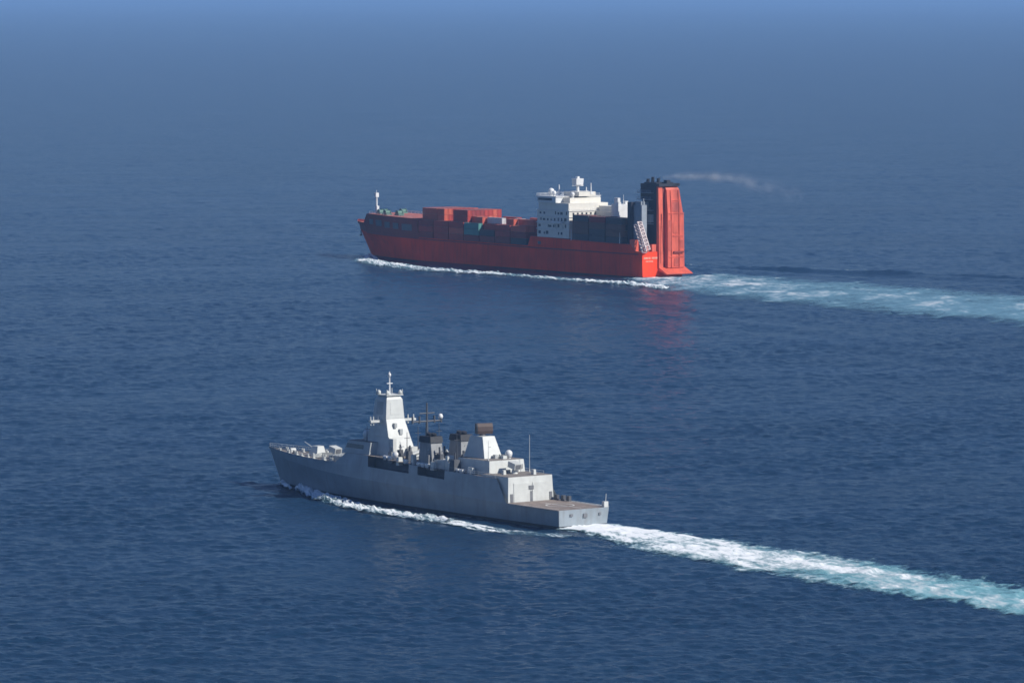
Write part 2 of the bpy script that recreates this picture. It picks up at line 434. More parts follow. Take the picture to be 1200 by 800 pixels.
# ------------------------------------------------------------------ paints
m_grey = paint('navy_grey_paint', (.40, .42, .41), .5, .10, .4, .35, (.27, .26, .24))
m_hullgrey = paint('hull_grey_paint', (.265, .305, .33), .42, .15, .22, .5, (.20, .19, .18))
m_light = paint('light_grey_paint', (.57, .58, .545), .5, .08, .5, .25, (.42, .40, .36))
m_deck = paint('deck_coating', (.20, .175, .155), .8, .22, .5)
m_fdeck = paint('flight_deck_coating', (.23, .185, .155), .8, .25, .6)
m_soot_shade = paint('soot_and_shade_black', (.022, .023, .027), .6, .2, .6)
m_dark = paint('dark_recess_paint', (.15, .155, .165), .7, .15, .6)
m_darkgrey = paint('dark_mast_paint', (.075, .08, .09), .6, .15, .6)
m_boot = paint('black_boot_topping', (.022, .024, .028), .45, .2, .3)
m_white = paint('white_paint', (.72, .72, .70), .45, .06, .6, .22, (.55, .48, .40))
m_brown = paint('brown_radar_face', (.085, .056, .046), .6, .15, .5)
m_mark = paint('deck_marking_paint', (.62, .60, .56), .7, .15, .9)
m_glass = paint('dark_window_glass', (.02, .03, .04), .12, .1, 1.)
m_funnel = paint('funnel_paint', (.26, .265, .265), .6, .15, .4, .4, (.06, .06, .06))
m_line = paint('marking_dark_paint', (.06, .06, .065), .6, .1, 1.)

# ------------------------------------------------------------------ frigate
def rail(mb, pts, h=1.05, r=.045):
    for (a, b) in zip(pts[:-1], pts[1:]):
        a = np.array(a, float); b = np.array(b, float); n = max(1, int(np.linalg.norm(b - a) / 2.6))
        for k in range(n + 1):
            p = a + (b - a) * k / n; mb.tube(p, p + (0, 0, h), r, n=4)
        for z in (h, h * .5): mb.tube(a + (0, 0, z), b + (0, 0, z), r, n=4)

def build_frigate():
    root = empty('frigate', FR.w(0, 0, 0), FR.rz)
    tag(root, 'grey naval frigate with tall pale radar mast and stern flight deck, nearer ship', 'warship')
    ts = np.unique(np.concatenate([np.linspace(0, 1, 60), np.linspace(.9, 1, 14)]))
    keel = [(1, 5.5, -3), (30, 6.5, -4), (80, 6.3, -4), (115, 3.0, -4), (132, 0, -3)]
    wl = [(.4, 7.5, 0), (20, 7.9, 0), (60, 8.2, 0), (90, 7.0, 0), (112, 4.3, 0), (126, 1.9, 0), (136, 0, 0)]
    boot = [(.35, 7.55, .7), (20, 7.95, .7), (60, 8.25, .7), (90, 7.1, .7), (112, 4.5, .7), (126, 2.1, .7), (136.6, 0, .7)]
    kn = [(0, 7.9, 4.6), (22, 8.4, 4.8), (60, 8.75, 5.6), (90, 8.3, 6.1), (112, 6.4, 6.8), (128, 3.6, 7.6), (141.5, 0, 8.6)]
    mid = [(0, 7.92, 4.7), (21.6, 8.4, 4.9), (27, 8.15, 8.4), (60, 8.3, 9.1), (90, 7.9, 9.6), (97, 7.7, 9.0), (112, 6.5, 8.5), (128, 3.75, 8.9), (142.2, 0, 9.5)]
    top = [(0, 7.94, 4.8), (21.6, 8.38, 5.0), (26.4, 7.85, 10.8), (60, 7.95, 11.3), (83, 7.7, 12.4), (95, 7.2, 12.3), (99.5, 7.5, 9.5), (112, 6.55, 9.5), (128, 3.85, 9.7), (143, 0, 10.1)]
    def bay(k, x, sg): return k == 4 and (49 < x < 61 or 65 < x < 84)
    # each level is resampled in its own x so that steps stay sharp
    hull = MB(); Ls = loft(hull, [keel, wl], ts)
    hull2 = MB()
    xs = np.unique(np.concatenate([np.linspace(0, 143, 80), [21.6, 26.4, 49, 61, 65, 84, 95, 99.5], np.linspace(132, 143, 12)]))
    def lev(c): # sharp levels sampled on common x fractions
        c = np.array(c, float); f = xs / 143.; x = c[0, 0] + (c[-1, 0] - c[0, 0]) * f
        return np.stack([x, pchip(c[:, 0], c[:, 1], x), np.interp(x, c[:, 0], c[:, 2])], 1)
    LV = [lev(wl), lev(boot), lev(kn), lev(mid), lev(top)]
    n = len(xs); bt = MB()
    for sg in (1, -1):
        vs = [(p[0], sg * max(p[1], .02), p[2]) for Lk in LV for p in Lk]; fs = []; fb = []
        for k in range(4):
            for i in range(n - 1):
                xm = (LV[k + 1][i][0] + LV[k + 1][i + 1][0]) / 2
                if k == 3 and (49 < xm < 61 or 65 < xm < 84): continue
                q = (k * n + i, k * n + i + 1, (k + 1) * n + i + 1, (k + 1) * n + i); q = q if sg < 0 else q[::-1]
                (fb if k == 0 else fs).append(q)
        hull.add(vs, fs); bt.add(vs, fb)
    tr = [(p[0][0], p[0][1], p[0][2]) for p in LV] + [(p[0][0], -p[0][1], p[0][2]) for p in LV]
    hull.add(tr, [(k, k + 1, 6 + k, 5 + k) for k in range(1, 4)]); bt.add(tr, [(0, 1, 6, 5)])
    ho = hull.build('hull', m_hullgrey, root)
    bt.build('boot_topping', m_boot, ho)
    TP = LV[4]
    # recessed boat bays (both sides) with a dark back wall, and the boats' space roofed over
    for (a, b) in ((49, 61), (65, 84)):
        for sg in (1, -1):
            r_ = MB(); z0 = float(np.interp((a + b) / 2, LV[3][:, 0], LV[3][:, 2])) - .05; z1 = float(np.interp((a + b) / 2, TP[:, 0], TP[:, 2])) - .1
            y0, y1 = 5.0 * sg, 8.05 * sg
            r_.box(a - .3, b + .3, min(y0, y0 + .1 * sg), max(y0, y0 + .1 * sg), z0 - .3, z1)
            r_.box(a - .3, b + .3, min(y0, y1), max(y0, y1), z0 - .35, z0 - .15)
            r_.box(a - .35, a - .2, min(y0, y1 - .4 * sg), max(y0, y1 - .4 * sg), z0 - .15, z1); r_.box(b + .2, b + .35, min(y0, y1 - .4 * sg), max(y0, y1 - .4 * sg), z0 - .15, z1)
            r_.build('boat_bay', m_dark, root)
    # decks
    fd = MB(); i1 = [p for p in TP if p[0] <= 21.7]; deck_sheet(fd, i1, .1, -.02)
    fdo = fd.build('flight_deck', m_fdeck, root)
    mk = MB()
    for k in range(24):
        t0, t1 = 2 * math.pi * k / 24, 2 * math.pi * (k + 1) / 24
        vs = [(10 + rr * math.cos(t), rr * math.sin(t), 4.93) for t in (t0, t1) for rr in (3.3, 3.75)]
        mk.add(vs, [(0, 1, 3, 2)])
    mk.add([(1.2, -.2, 4.93), (20.6, -.2, 4.93), (20.6, .2, 4.93), (1.2, .2, 4.93)], [(0, 1, 2, 3)])
    for y in (-7.0, 6.8): mk.add([(1.2, y, 4.93), (20.6, y, 4.93), (20.6, y + .25, 4.93), (1.2, y + .25, 4.93)], [(0, 1, 2, 3)])
    mk.build('deck_marking', m_mark, fdo)
    md = MB(); deck_sheet(md, [p for p in TP if 26.3 <= p[0] <= 95.1], .06, -.03); md.build('upper_deck', m_deck, root)
    fo = MB(); deck_sheet(fo, [p for p in TP if p[0] >= 99.4], .06, -.35); fo.build('foredeck', m_deck, root)
    # front of the superstructure
    fb = MB(); fb.add([(95.05, 7.2, 12.3), (95.05, -7.2, 12.3), (99.6, -7.5, 9.2), (99.6, 7.5, 9.2)], [(0, 1, 2, 3)]); fb.build('superstructure_front', m_grey, root)
    # hangar
    hg = MB(); hg.frustum((22, 33.8, -7.0, 7.45), (22.3, 33.8, -6.7, 7.2), 4.9, 11.35)
    hgo = hg.build('hangar', m_light, root)
    for y0, y1 in ((.55, 5.6), (-5.4, -.35)):
        d = MB(); d.frustum((21.9, 22.2, y0, y1), (22.1, 22.35, y0, y1), 4.95, 9.8)
        for zz in np.arange(5.6, 9.6, .62): d.box(21.86 + (zz - 4.95) * .045, 21.95 + (zz - 4.95) * .045, y0, y1, zz, zz + .09)
        d.build('hangar_door', m_light, hgo)
    fr_ = MB(); fr_.frustum((21.84, 22.1, -.3, .5), (22.06, 22.3, -.3, .5), 4.95, 7.6); fr_.box(21.9, 22.3, -.6, .9, 8.0, 9.0); fr_.build('control_station', m_dark, hgo)
    for y0 in (5.9, -6.5):
        d = MB(); d.frustum((21.86, 22.1, y0, y0 + .8), (21.95, 22.2, y0, y0 + .8), 5.0, 7.1); d.build('door', m_dark, hgo)
    rf = MB(); rf.box(22.4, 33.7, -6.6, 7.1, 11.36, 11.42); rf.build('roof', m_deck, hgo)
    # aft deckhouse, its tower and long-range radar antenna
    dh = MB(); dh.frustum((32.6, 47, -5.9, 5.6), (33.0, 46.5, -5.6, 5.3), 10.6, 14.6); dho = dh.build('deckhouse', m_light, root)
    dd = MB(); dd.box(32.45, 32.9, -3.6, -2.7, 11.5, 13.6); dd.box(32.45, 32.9, -4.9, -4.2, 12.2, 13.4); dd.build('door', m_dark, dho)
    dr = MB(); dr.box(33.2, 46.3, -5.4, 5.1, 14.62, 14.68); dr.build('roof', m_deck, dho)
    tw = MB(); tw.frustum((38.4, 47.5, -2.8, 2.9), (40.2, 45.6, -1.6, 2.2), 14.6, 20.2); two = tw.build('radar_tower', m_light, root)
    tv = MB(); tv.box(39.3, 39.75, .2, .9, 16.2, 17.6); tv.box(39.0, 39.6, -1.5, -.7, 15.2, 16.2); tv.build('vent', m_grey, two)
    an = MB(); an.tube((42.8, .3, 20.2), (42.8, .3, 20.75), .9, .7, 12); an.build('turntable', m_darkgrey, two)
    ra = empty('antenna_pivot', (42.8, .3, 21.0), R(-24), two)
    COLL = bpy.data.objects; bpy.data.objects.remove(ra)
    sm = MB()
    def rot(x, y, t=R(-20)): return 42.8 + x * math.cos(t) - y * math.sin(t), .3 + x * math.sin(t) + y * math.cos(t)
    prof = [(-.8, 20.7), (-1.1, 21.5), (-1.0, 22.6), (-.55, 23.4), (.8, 23.4), (1.05, 22.0), (.8, 20.7)]
    vs = []; nn = len(prof)
    for y in (-2.5, 1.5):
        for x, z in prof: X_, Y_ = rot(x, y); vs.append((X_, Y_, z))
    sm.add(vs, [tuple(range(nn)), tuple(range(2 * nn - 1, nn - 1, -1))] + [(i, i + nn, (i + 1) % nn + nn, (i + 1) % nn) for i in range(nn)])
    sm.build('radar_antenna', m_brown, two)
    sb = MB()
    for yy in (1.56,):
        vs = []
        for x, z in prof: X_, Y_ = rot(x, yy); vs.append((X_, Y_, z))
        for x, z in prof: X_, Y_ = rot(x, yy + .25); vs.append((X_, Y_, z))
        sb.add(vs, [tuple(range(nn)), tuple(range(2 * nn - 1, nn - 1, -1))] + [(i, i + nn, (i + 1) % nn + nn, (i + 1) % nn) for i in range(nn)])
    sb.build('antenna_shade_panel', m_soot_shade, two)  # black end sheet: the antenna's shaded edge put into its colour
    # funnels
    for y in (4.6, -4.6):
        f = MB(); f.frustum((56.0, 62.6, y - 2.1, y + 2.1), (57.0, 61.8, y - 1.75 + .25 * np.sign(y), y + 1.75 + .25 * np.sign(y)), 11.0, 17.6)
        fo_ = f.build('funnel', m_funnel, root)
        c = MB(); yy = y + .25 * np.sign(y); c.frustum((56.7, 62.1, yy - 2.0, yy + 2.0), (57.0, 61.8, yy - 1.9, yy + 1.9), 17.6, 19.2)
        for xx in (58.2, 60.4): c.tube((xx, yy, 19.1), (xx - .3, yy, 19.9), .75, .7, 10)
        c.build('funnel_cap', m_soot_shade, fo_)
        lv = MB()
        for zz in np.arange(12.4, 15.4, .5): lv.box(55.9 + (zz - 11) * .15, 56.2 + (zz - 11) * .15, y - 1.2, y + 1.2, zz, zz + .2)
        lv.build('louvre', m_dark, fo_)
        bs = MB(); bs.box(51.5, 56.2, y - 1.7, y + 1.5, 11.0, 13.4); bs.build('casing', m_light, fo_)
    # dark pole mast before the funnels
    dm = MB(); dm.frustum((66.4, 69.6, -1.5, 1.5), (67.4, 68.6, -.5, .5), 11.4, 17.2); dm.tube((68, 0, 17), (68, 0, 27.0), .42, .2, 8)
    dmo = dm.build('pole_mast', m_darkgrey, root)
    cr = MB(); cr.tube((68, -4.8, 22.2), (68, 4.8, 22.2), .22, n=6); cr.tube((68, -2.4, 24.3), (68, 2.4, 24.3), .16, n=6)
    for yy in (-4.6, -2.4, 2.4, 4.6): cr.tube((68, yy, 21.7), (68, yy, 23.6), .3, .3, 6)
    cr.build('yardarm', m_darkgrey, dmo)
    an = MB(); an.lathe((68, -4.4, 22.6), [(.5, 0), (.7, .6), (.5, 1.2), (.1, 1.4)], 10); an.build('antenna', m_white, dmo)
    # main radar mast: broad foot, waisted pale tower
    ms = MB(); ms.frustum((79.0, 91.5, -4.6, 4.4), (80.4, 90.0, -3.4, 3.4), 12.0, 17.2); ms.frustum((80.4, 90.0, -3.4, 3.6), (82.0, 88.0, -2.6, 3.2), 17.2, 22.0)
    ms.frustum((81.9, 88.0, -2.6, 3.3), (82.2, 87.4, -2.2, 2.9), 22.0, 27.0); ms.frustum((82.2, 87.4, -2.2, 2.9), (82.9, 86.7, -1.6, 2.2), 27.0, 28.0)
    mso = ms.build('radar_mast', m_light, root)
    for nx in (0, 1):
        rp = MB(); x0 = 82.05 if nx == 0 else 87.2
        if nx == 0: rp.frustum((81.9, 82.1, -1.2, 1.9), (82.1, 82.3, -1.1, 1.8), 23.0, 26.3)
        else: rp.frustum((87.75, 87.95, -1.2, 1.9), (87.4, 87.6, -1.1, 1.8), 23.0, 26.3)
        rp.build('radar_panel', m_light, mso)
    for sg in (1, -1):
        c0 = .35; rp = MB(); rp.frustum((83.4, 86.6, c0 + min(sg * 2.7, sg * 2.92), c0 + max(sg * 2.7, sg * 2.92)), (83.6, 86.4, c0 + min(sg * 2.5, sg * 2.68), c0 + max(sg * 2.5, sg * 2.68)), 23.0, 26.4); rp.build('radar_panel', m_grey, mso)
    ya = MB(); ya.frustum((83.6, 84.8, 1.8, 7.0), (83.6, 84.8, 1.8, 7.0), 21.0, 21.6); ya.box(83.6, 84.8, -7.6, -1.8, 21.0, 21.6)
    for yy in (-7.2, -5.4, -3.8, 4.2, 5.8, 6.7): ya.tube((84.2, yy, 20.3), (84.2, yy, 22.6), .22, .16, 6)
    ya.build('yardarm', m_light, mso)
    pf = MB(); pf.box(82.2, 87.4, -2.5, 2.9, 28.0, 28.2)
    for xx in (82.4, 87.2):
        for yy in (-2.3, 2.7): pf.tube((xx, yy, 28.1), (xx, yy, 29.6), .12, n=6)
    for xx, yy in ((82.8, 2.2), (82.8, -1.9), (86.6, 2.3)): pf.lathe((xx, yy, 28.2), [(.5, 0), (.55, .7), (.2, 1.2)], 8)
    pf.build('mast_platform', m_light, mso)
    po = MB(); po.tube((84.6, .3, 28.1), (84.6, .3, 34.2), .28, .13, 8); po.lathe((84.6, .3, 32.8), [(.25, 0), (.42, .3), (.42, .8), (.15, 1.1)], 10); po.box(84.4, 84.8, -.6, 1.2, 31.0, 31.2)
    po.build('topmast', m_white, mso)
    for (a, b, c_, d_) in ((-1.0, -.1, 17.8, 19.2), (.6, 1.4, 19.6, 20.8), (-3.0, -2.2, 12.4, 14.4)): MB().box(79.0 + (c_ - 12) * .22, 80.2 + (c_ - 12) * .27, a, b, c_, d_).build('mast_opening', m_grey, mso)
    for a in ((78.4, 80.6, 2.4, 3.5, 12.2, 16.9), (77.2, 79.0, -3.8, -1.6, 12.0, 14.6)): MB().box(*a).build('mast_locker', m_light, mso)
    # bridge
    br = MB(); br.frustum((85, 97.0, -6.7, 6.7), (85, 95.4, -6.1, 6.1), 12.2, 15.6); bro = br.build('bridge', m_grey, root)
    wd = MB(); 
    wd.frustum((96.2, 96.55, -5.9, 5.9), (95.85, 96.15, -5.8, 5.8), 13.7, 14.8)
    for sg in (1, -1): wd.frustum((88, 95.9, min(sg * 6.2, sg * 6.46), max(sg * 6.2, sg * 6.46)), (88, 95.6, min(sg * 6.1, sg * 6.27), max(sg * 6.1, sg * 6.27)), 13.7, 14.8)
    wd.build('window', m_glass, bro)
    brr = MB(); brr.box(85.2, 95.2, -6.0, 6.0, 15.62, 15.68); brr.build('roof', m_deck, bro)
    # domes
    for (x, y, z, r) in ((91.5, 2.6, 15.6, 1.25), (35.6, -2.8, 14.6, .95), (98.2, 4.2, 11.0, 1.0), (73.6, 6.0, 11.8, 1.0)):
        d = MB(); d.tube((x, y, z), (x, y, z + .5), r * .6, r * .6, 10); d.dome((x, y, z + .4), r); d.build('satellite_dome', m_white, root)
    # gun on the foredeck
    g = MB(); g.tube((119, 0, 9.1), (119, 0, 9.7), 1.9, 1.8, 16); g.frustum((117, 121.2, -1.5, 1.5), (117.4, 119.9, -1.0, 1.0), 9.7, 12.0); go = g.build('gun_turret', m_light, root)
    b = MB(); b.tube((120.4, 0, 11.0), (125.0, 0, 12.6), .17, .11, 8); b.tube((120.0, 0, 10.85), (121.8, 0, 11.5), .3, .25, 8); b.build('gun_barrel', m_light, go)
    # missile launchers: box of tubes on a pedestal
    for (x, z, sg) in ((110.6, 9.4, 1), (29.4, 11.4, -1)):
        q = MB(); q.tube((x, 0, z), (x, 0, z + 1.1), .9, .6, 10)
        q.add([(x - 1.5, -.1 - 1, z + 1.1), (x + 1.5, -1.1, z + 1.7), (x + 1.5, 1.1, z + 1.7), (x - 1.5, 1.1, z + 1.1), (x - 1.8, -1.1, z + 2.6), (x + 1.2, -1.1, z + 3.2), (x + 1.2, 1.1, z + 3.2), (x - 1.8, 1.1, z + 2.6)],
              [(3, 2, 1, 0), (4, 5, 6, 7), (0, 1, 5, 4), (1, 2, 6, 5), (2, 3, 7, 6), (3, 0, 4, 7)])
        qo = q.build('missile_launcher', m_light, root)
        f_ = MB(); f_.add([(x - 1.66, -.8, z + 1.3), (x - 1.66, .8, z + 1.3), (x - 1.9, .8, z + 2.4), (x - 1.9, -.8, z + 2.4)], [(0, 1, 2, 3)]); f_.build('launcher_cover', m_dark, qo)
    vl = MB(); vl.box(101, 107.5, -4.2, 4.2, 9.2, 10.6)
    for i in range(4):
        for j in range(4): vl.box(101.5 + i * 1.5, 102.7 + i * 1.5, -3.7 + j * 1.95, -2.2 + j * 1.95, 10.6, 10.7)
    vl.build('launch_cells', m_grey, root)
    # crossed canister launchers amidships, lockers, rafts, crane
    for k, (x, sg) in enumerate(((65.6, 1), (72.6, -1))):
        c = MB()
        for i in range(2):
            for j in range(2): c.tube((x + i * .9, -2.6 * sg, 12.0 + j * .9), (x + i * .9, 2.6 * sg, 13.2 + j * .9), .4, n=8)
        c.box(x - .4, x + 1.3, -1.4, 1.4, 11.2, 12.2); c.build('canister_launcher', m_grey, root)
    for (x, y, lx, ly, h) in ((54.5, 7.0, 1.6, 1.0, 1.5), (63.8, 6.8, 1.2, 1.2, 2.6), (49.4, 5.6, 1.2, 2.2, 3.4), (47.6, 6.9, 1.0, 1.0, 1.8), (78.0, -6.0, 1.4, 2.0, 2.4), (70.5, 6.6, 1.2, 1.4, 1.5), (66.5, -6.2, 1.5, 1.8, 2.6), (53.5, -6.4, 1.4, 1.6, 2.2), (38.0, 6.6, 2.2, 1.0, 1.2)):
        c = MB(); c.frustum((x, x + lx, y - ly / 2, y + ly / 2), (x + .1, x + lx - .1, y - ly / 2 + .1, y + ly / 2 - .1), 10.7, 11.4 + h); c.build('deck_locker', m_light, root)
    for (x, y, z) in ((61.4, 7.2, 11.9), (59.6, 7.2, 11.9), (57.6, 7.2, 11.9), (44.5, 7.1, 11.6), (42.6, 7.1, 11.6), (67.4, 7.2, 12.2), (74.8, 7.0, 12.5), (76.8, 7.0, 12.5), (58, -7.2, 11.9), (44, -7.1, 11.6)):
        c = MB(); c.tube((x - .75, y, z), (x + .75, y, z), .42, n=10); c.box(x - .6, x + .6, y - .35, y + .35, z - .75, z - .35); c.build('life_raft', m_white, root)
    cl = random.Random(5)
    for k in range(26):
        x = cl.uniform(46, 78); y = cl.choice((1, 1, -1)) * cl.uniform(2.6, 7.0); a, b, h = cl.uniform(.4, 1.3), cl.uniform(.4, 1.2), cl.uniform(.8, 3.6)
        c = MB(); c.frustum((x - a, x + a, y - b, y + b), (x - a * .8, x + a * .8, y - b * .8, y + b * .8), 10.8, 11.4 + h)
        c.tube((x, y, 11.3 + h), (x + cl.uniform(-.4, .4), y, 11.6 + h + cl.uniform(.3, 1.6)), cl.uniform(.1, .3), n=6)
        c.build(cl.choice(('ventilator', 'deck_fitting', 'equipment_cabinet')), cl.choice((m_darkgrey, m_grey, m_funnel, m_light, m_darkgrey)), root)
    for k in range(16):
        x = cl.uniform(100, 128); yl = float(np.interp(x, [100, 112, 128], [6.6, 5.6, 3.0])); y = cl.choice((1, -1)) * cl.uniform(yl * .6, yl); a, h = cl.uniform(.2, .5), cl.uniform(.6, 1.5)
        c = MB(); c.tube((x, y, 9.0), (x, y, 9.4 + h), a, a * .8, 8); c.box(x - a * 1.5, x + a * 1.5, y - a, y + a, 9.0, 9.5); c.build(cl.choice(('ventilator', 'deck_fitting')), cl.choice((m_light, m_grey, m_darkgrey)), root)
    for k in range(9):
        x = cl.uniform(23.5, 46); y = cl.uniform(-5.2, 5.0); z = 11.35 if x < 32 else 14.6; a, b, h = cl.uniform(.3, .7), cl.uniform(.3, .7), cl.uniform(.5, 1.4)
        if 38 < x < 47 and abs(y) < 3.6: continue
        c = MB(); c.frustum((x - a, x + a, y - b, y + b), (x - a * .8, x + a * .8, y - b * .8, y + b * .8), z - .1, z + h); c.build('equipment_cabinet', cl.choice((m_light, m_grey, m_darkgrey)), root)
    for (x, y, z, h) in ((72.5, 3.2, 11.6, 7.5), (75.5, -2.5, 11.6, 8.5), (64.2, -1.2, 11.4, 10.5), (53.2, 1.0, 11.2, 9.0), (48.8, -4.2, 11.2, 7.0), (92.4, -3.2, 15.6, 5.0), (88.0, 5.2, 15.6, 4.2)):
        c = MB(); c.tube((x, y, z), (x, y, z + h), .16, .07, 6); c.tube((x, y - .9, z + h * .8), (x, y + .9, z + h * .8), .07, n=5); c.build('aerial', m_darkgrey, root)
    ck = MB(); ck.tube((63.2, 5.6, 11.3), (63.2, 5.6, 15.0), .3, .25, 8); ck.tube((63.2, 5.6, 15.0), (57.8, 6.6, 15.8), .22, .15, 8); ck.tube((63.2, 5.6, 13.0), (60.6, 6.1, 15.4), .12, n=6); ck.build('boat_crane', m_light, root)
    for (x, y, z, h) in ((30.6, -5.7, 11.4, 9.6), (34.0, 4.9, 14.6, 5.2), (96.0, -5.8, 15.6, 6.0), (62.5, -7.4, 11.3, 8.0)):
        c = MB(); c.tube((x, y, z), (x, y, z + .8), .2, .12, 6); c.tube((x, y, z + .8), (x, y, z + h), .085, .05, 6); c.build('whip_antenna', m_light, root)
    # foredeck gear
    for (x, y) in ((135.5, 1.2), (135.5, -1.2), (129.5, 2.4), (129.5, -2.4), (124.5, 3.2), (107.8, 5.6), (103.2, 6.2)):
        c = MB()
        for d_ in (-.35, .35): c.tube((x + d_, y, 9.2), (x + d_, y, 10.3), .24, n=8)
        c.box(x - .8, x + .8, y - .35, y + .35, 9.0, 9.5); c.build('bollard', m_light, root)
    wn_ = MB(); wn_.tube((131, -.8, 9.9), (131, .8, 9.9), .6, n=12); wn_.box(130.3, 131.7, -.9, .9, 9.0, 9.7); wn_.build('windlass', m_light, root)
    bw = MB()
    for sg in (1, -1): bw.add([(114, sg * 5.2, 9.15), (117.2, 0, 9.2), (117.0, 0, 10.3), (113.8, sg * 5.2, 10.2)], [(0, 1, 2, 3)]); 
    bw.build('breakwater', m_grey, root)
    ra_ = MB(); P = [tuple((p[0], p[1] - .15, p[2] - .05)) for p in TP if 99.6 <= p[0] <= 142.5][::3]
    rail(ra_, P); rail(ra_, [(p[0], -p[1], p[2]) for p in P])
    ra_.build('foredeck_railing', m_light, root)
    r2 = MB(); P = [(p[0], p[1] - .15, p[2]) for p in TP if 27 <= p[0] <= 60][::4]; rail(r2, P); r2.build('upper_deck_railing', m_light, root); r2 = MB(); rail(r2, [(p[0], -p[1], p[2]) for p in P]); r2.build('upper_deck_railing', m_light, root)
    for sg in (1, -1):
        nt = MB()
        for x in np.arange(1.0, 20.5, 2.0): nt.add([(x, sg * 8.0, 4.72), (x + 1.85, sg * 8.05, 4.72), (x + 1.85, sg * 9.0, 4.95), (x, sg * 9.0, 4.95)], [(0, 1, 2, 3)])
        nt.build('safety_net', m_grey, root)
    for a in ((3.5, 4.4, 3.1, 3.7), (-1.0, .2, 2.6, 3.6), (-5.4, -4.7, 3.0, 3.6)): MB().box(-.12, .05, *a).build('stern_port', m_dark, root)
    fs = MB(); fs.tube((.6, -7.2, 4.8), (.2, -7.2, 8.2), .12, .08, 6); fs.box(.2, 1.2, -7.9, -6.6, 4.8, 6.2); fs.build('ensign_staff', m_light, root)
    for (x, y) in ((20.2, -7.2), (18.0, -7.6), (15.8, -7.7)):
        c = MB(); c.box(x, x + 1.1, y - .3, y + .5, 4.8, 6.3); c.build('stowage_box', m_darkgrey, root)
    return root
build_frigate()

# ------------------------------------------------------------------ red cargo ship
RUST = (.16, .055, .035)
m_red = paint('red_hull_paint', (.90, .070, .022), .7, .16, .07, .40, (.30, .05, .03))
m_red.node_tree.nodes['Principled BSDF'].inputs['Specular IOR Level'].default_value = .05
m_orange = paint('orange_red_ramp_paint', (.70, .115, .060), .55, .16, .22, .55, (.34, .05, .03))
m_plate = paint('worn_ramp_plate_paint', (.52, .085, .05), .6, .2, .3, .5, (.25, .05, .03))
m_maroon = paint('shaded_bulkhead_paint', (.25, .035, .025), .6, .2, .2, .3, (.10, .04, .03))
m_rdeck = paint('red_deck_coating', (.42, .13, .10), .8, .2, .15)
m_cream = paint('cream_white_paint', (.72, .69, .605), .45, .05, .5, .2, (.60, .48, .36))
m_pale = paint('pale_lettering_paint', (.78, .36, .25), .6, .1, .5)
m_pinkwhite = paint('worn_white_paint', (.72, .58, .54), .6, .15, .5)
m_casing = paint('black_funnel_paint', (.018, .020, .030), .6, .15, .3)
m_vent = paint('grey_vent_paint', (.26, .29, .32), .6, .12, .4)
m_winch = paint('green_machinery_paint', (.10, .20, .16), .6, .15, .6)

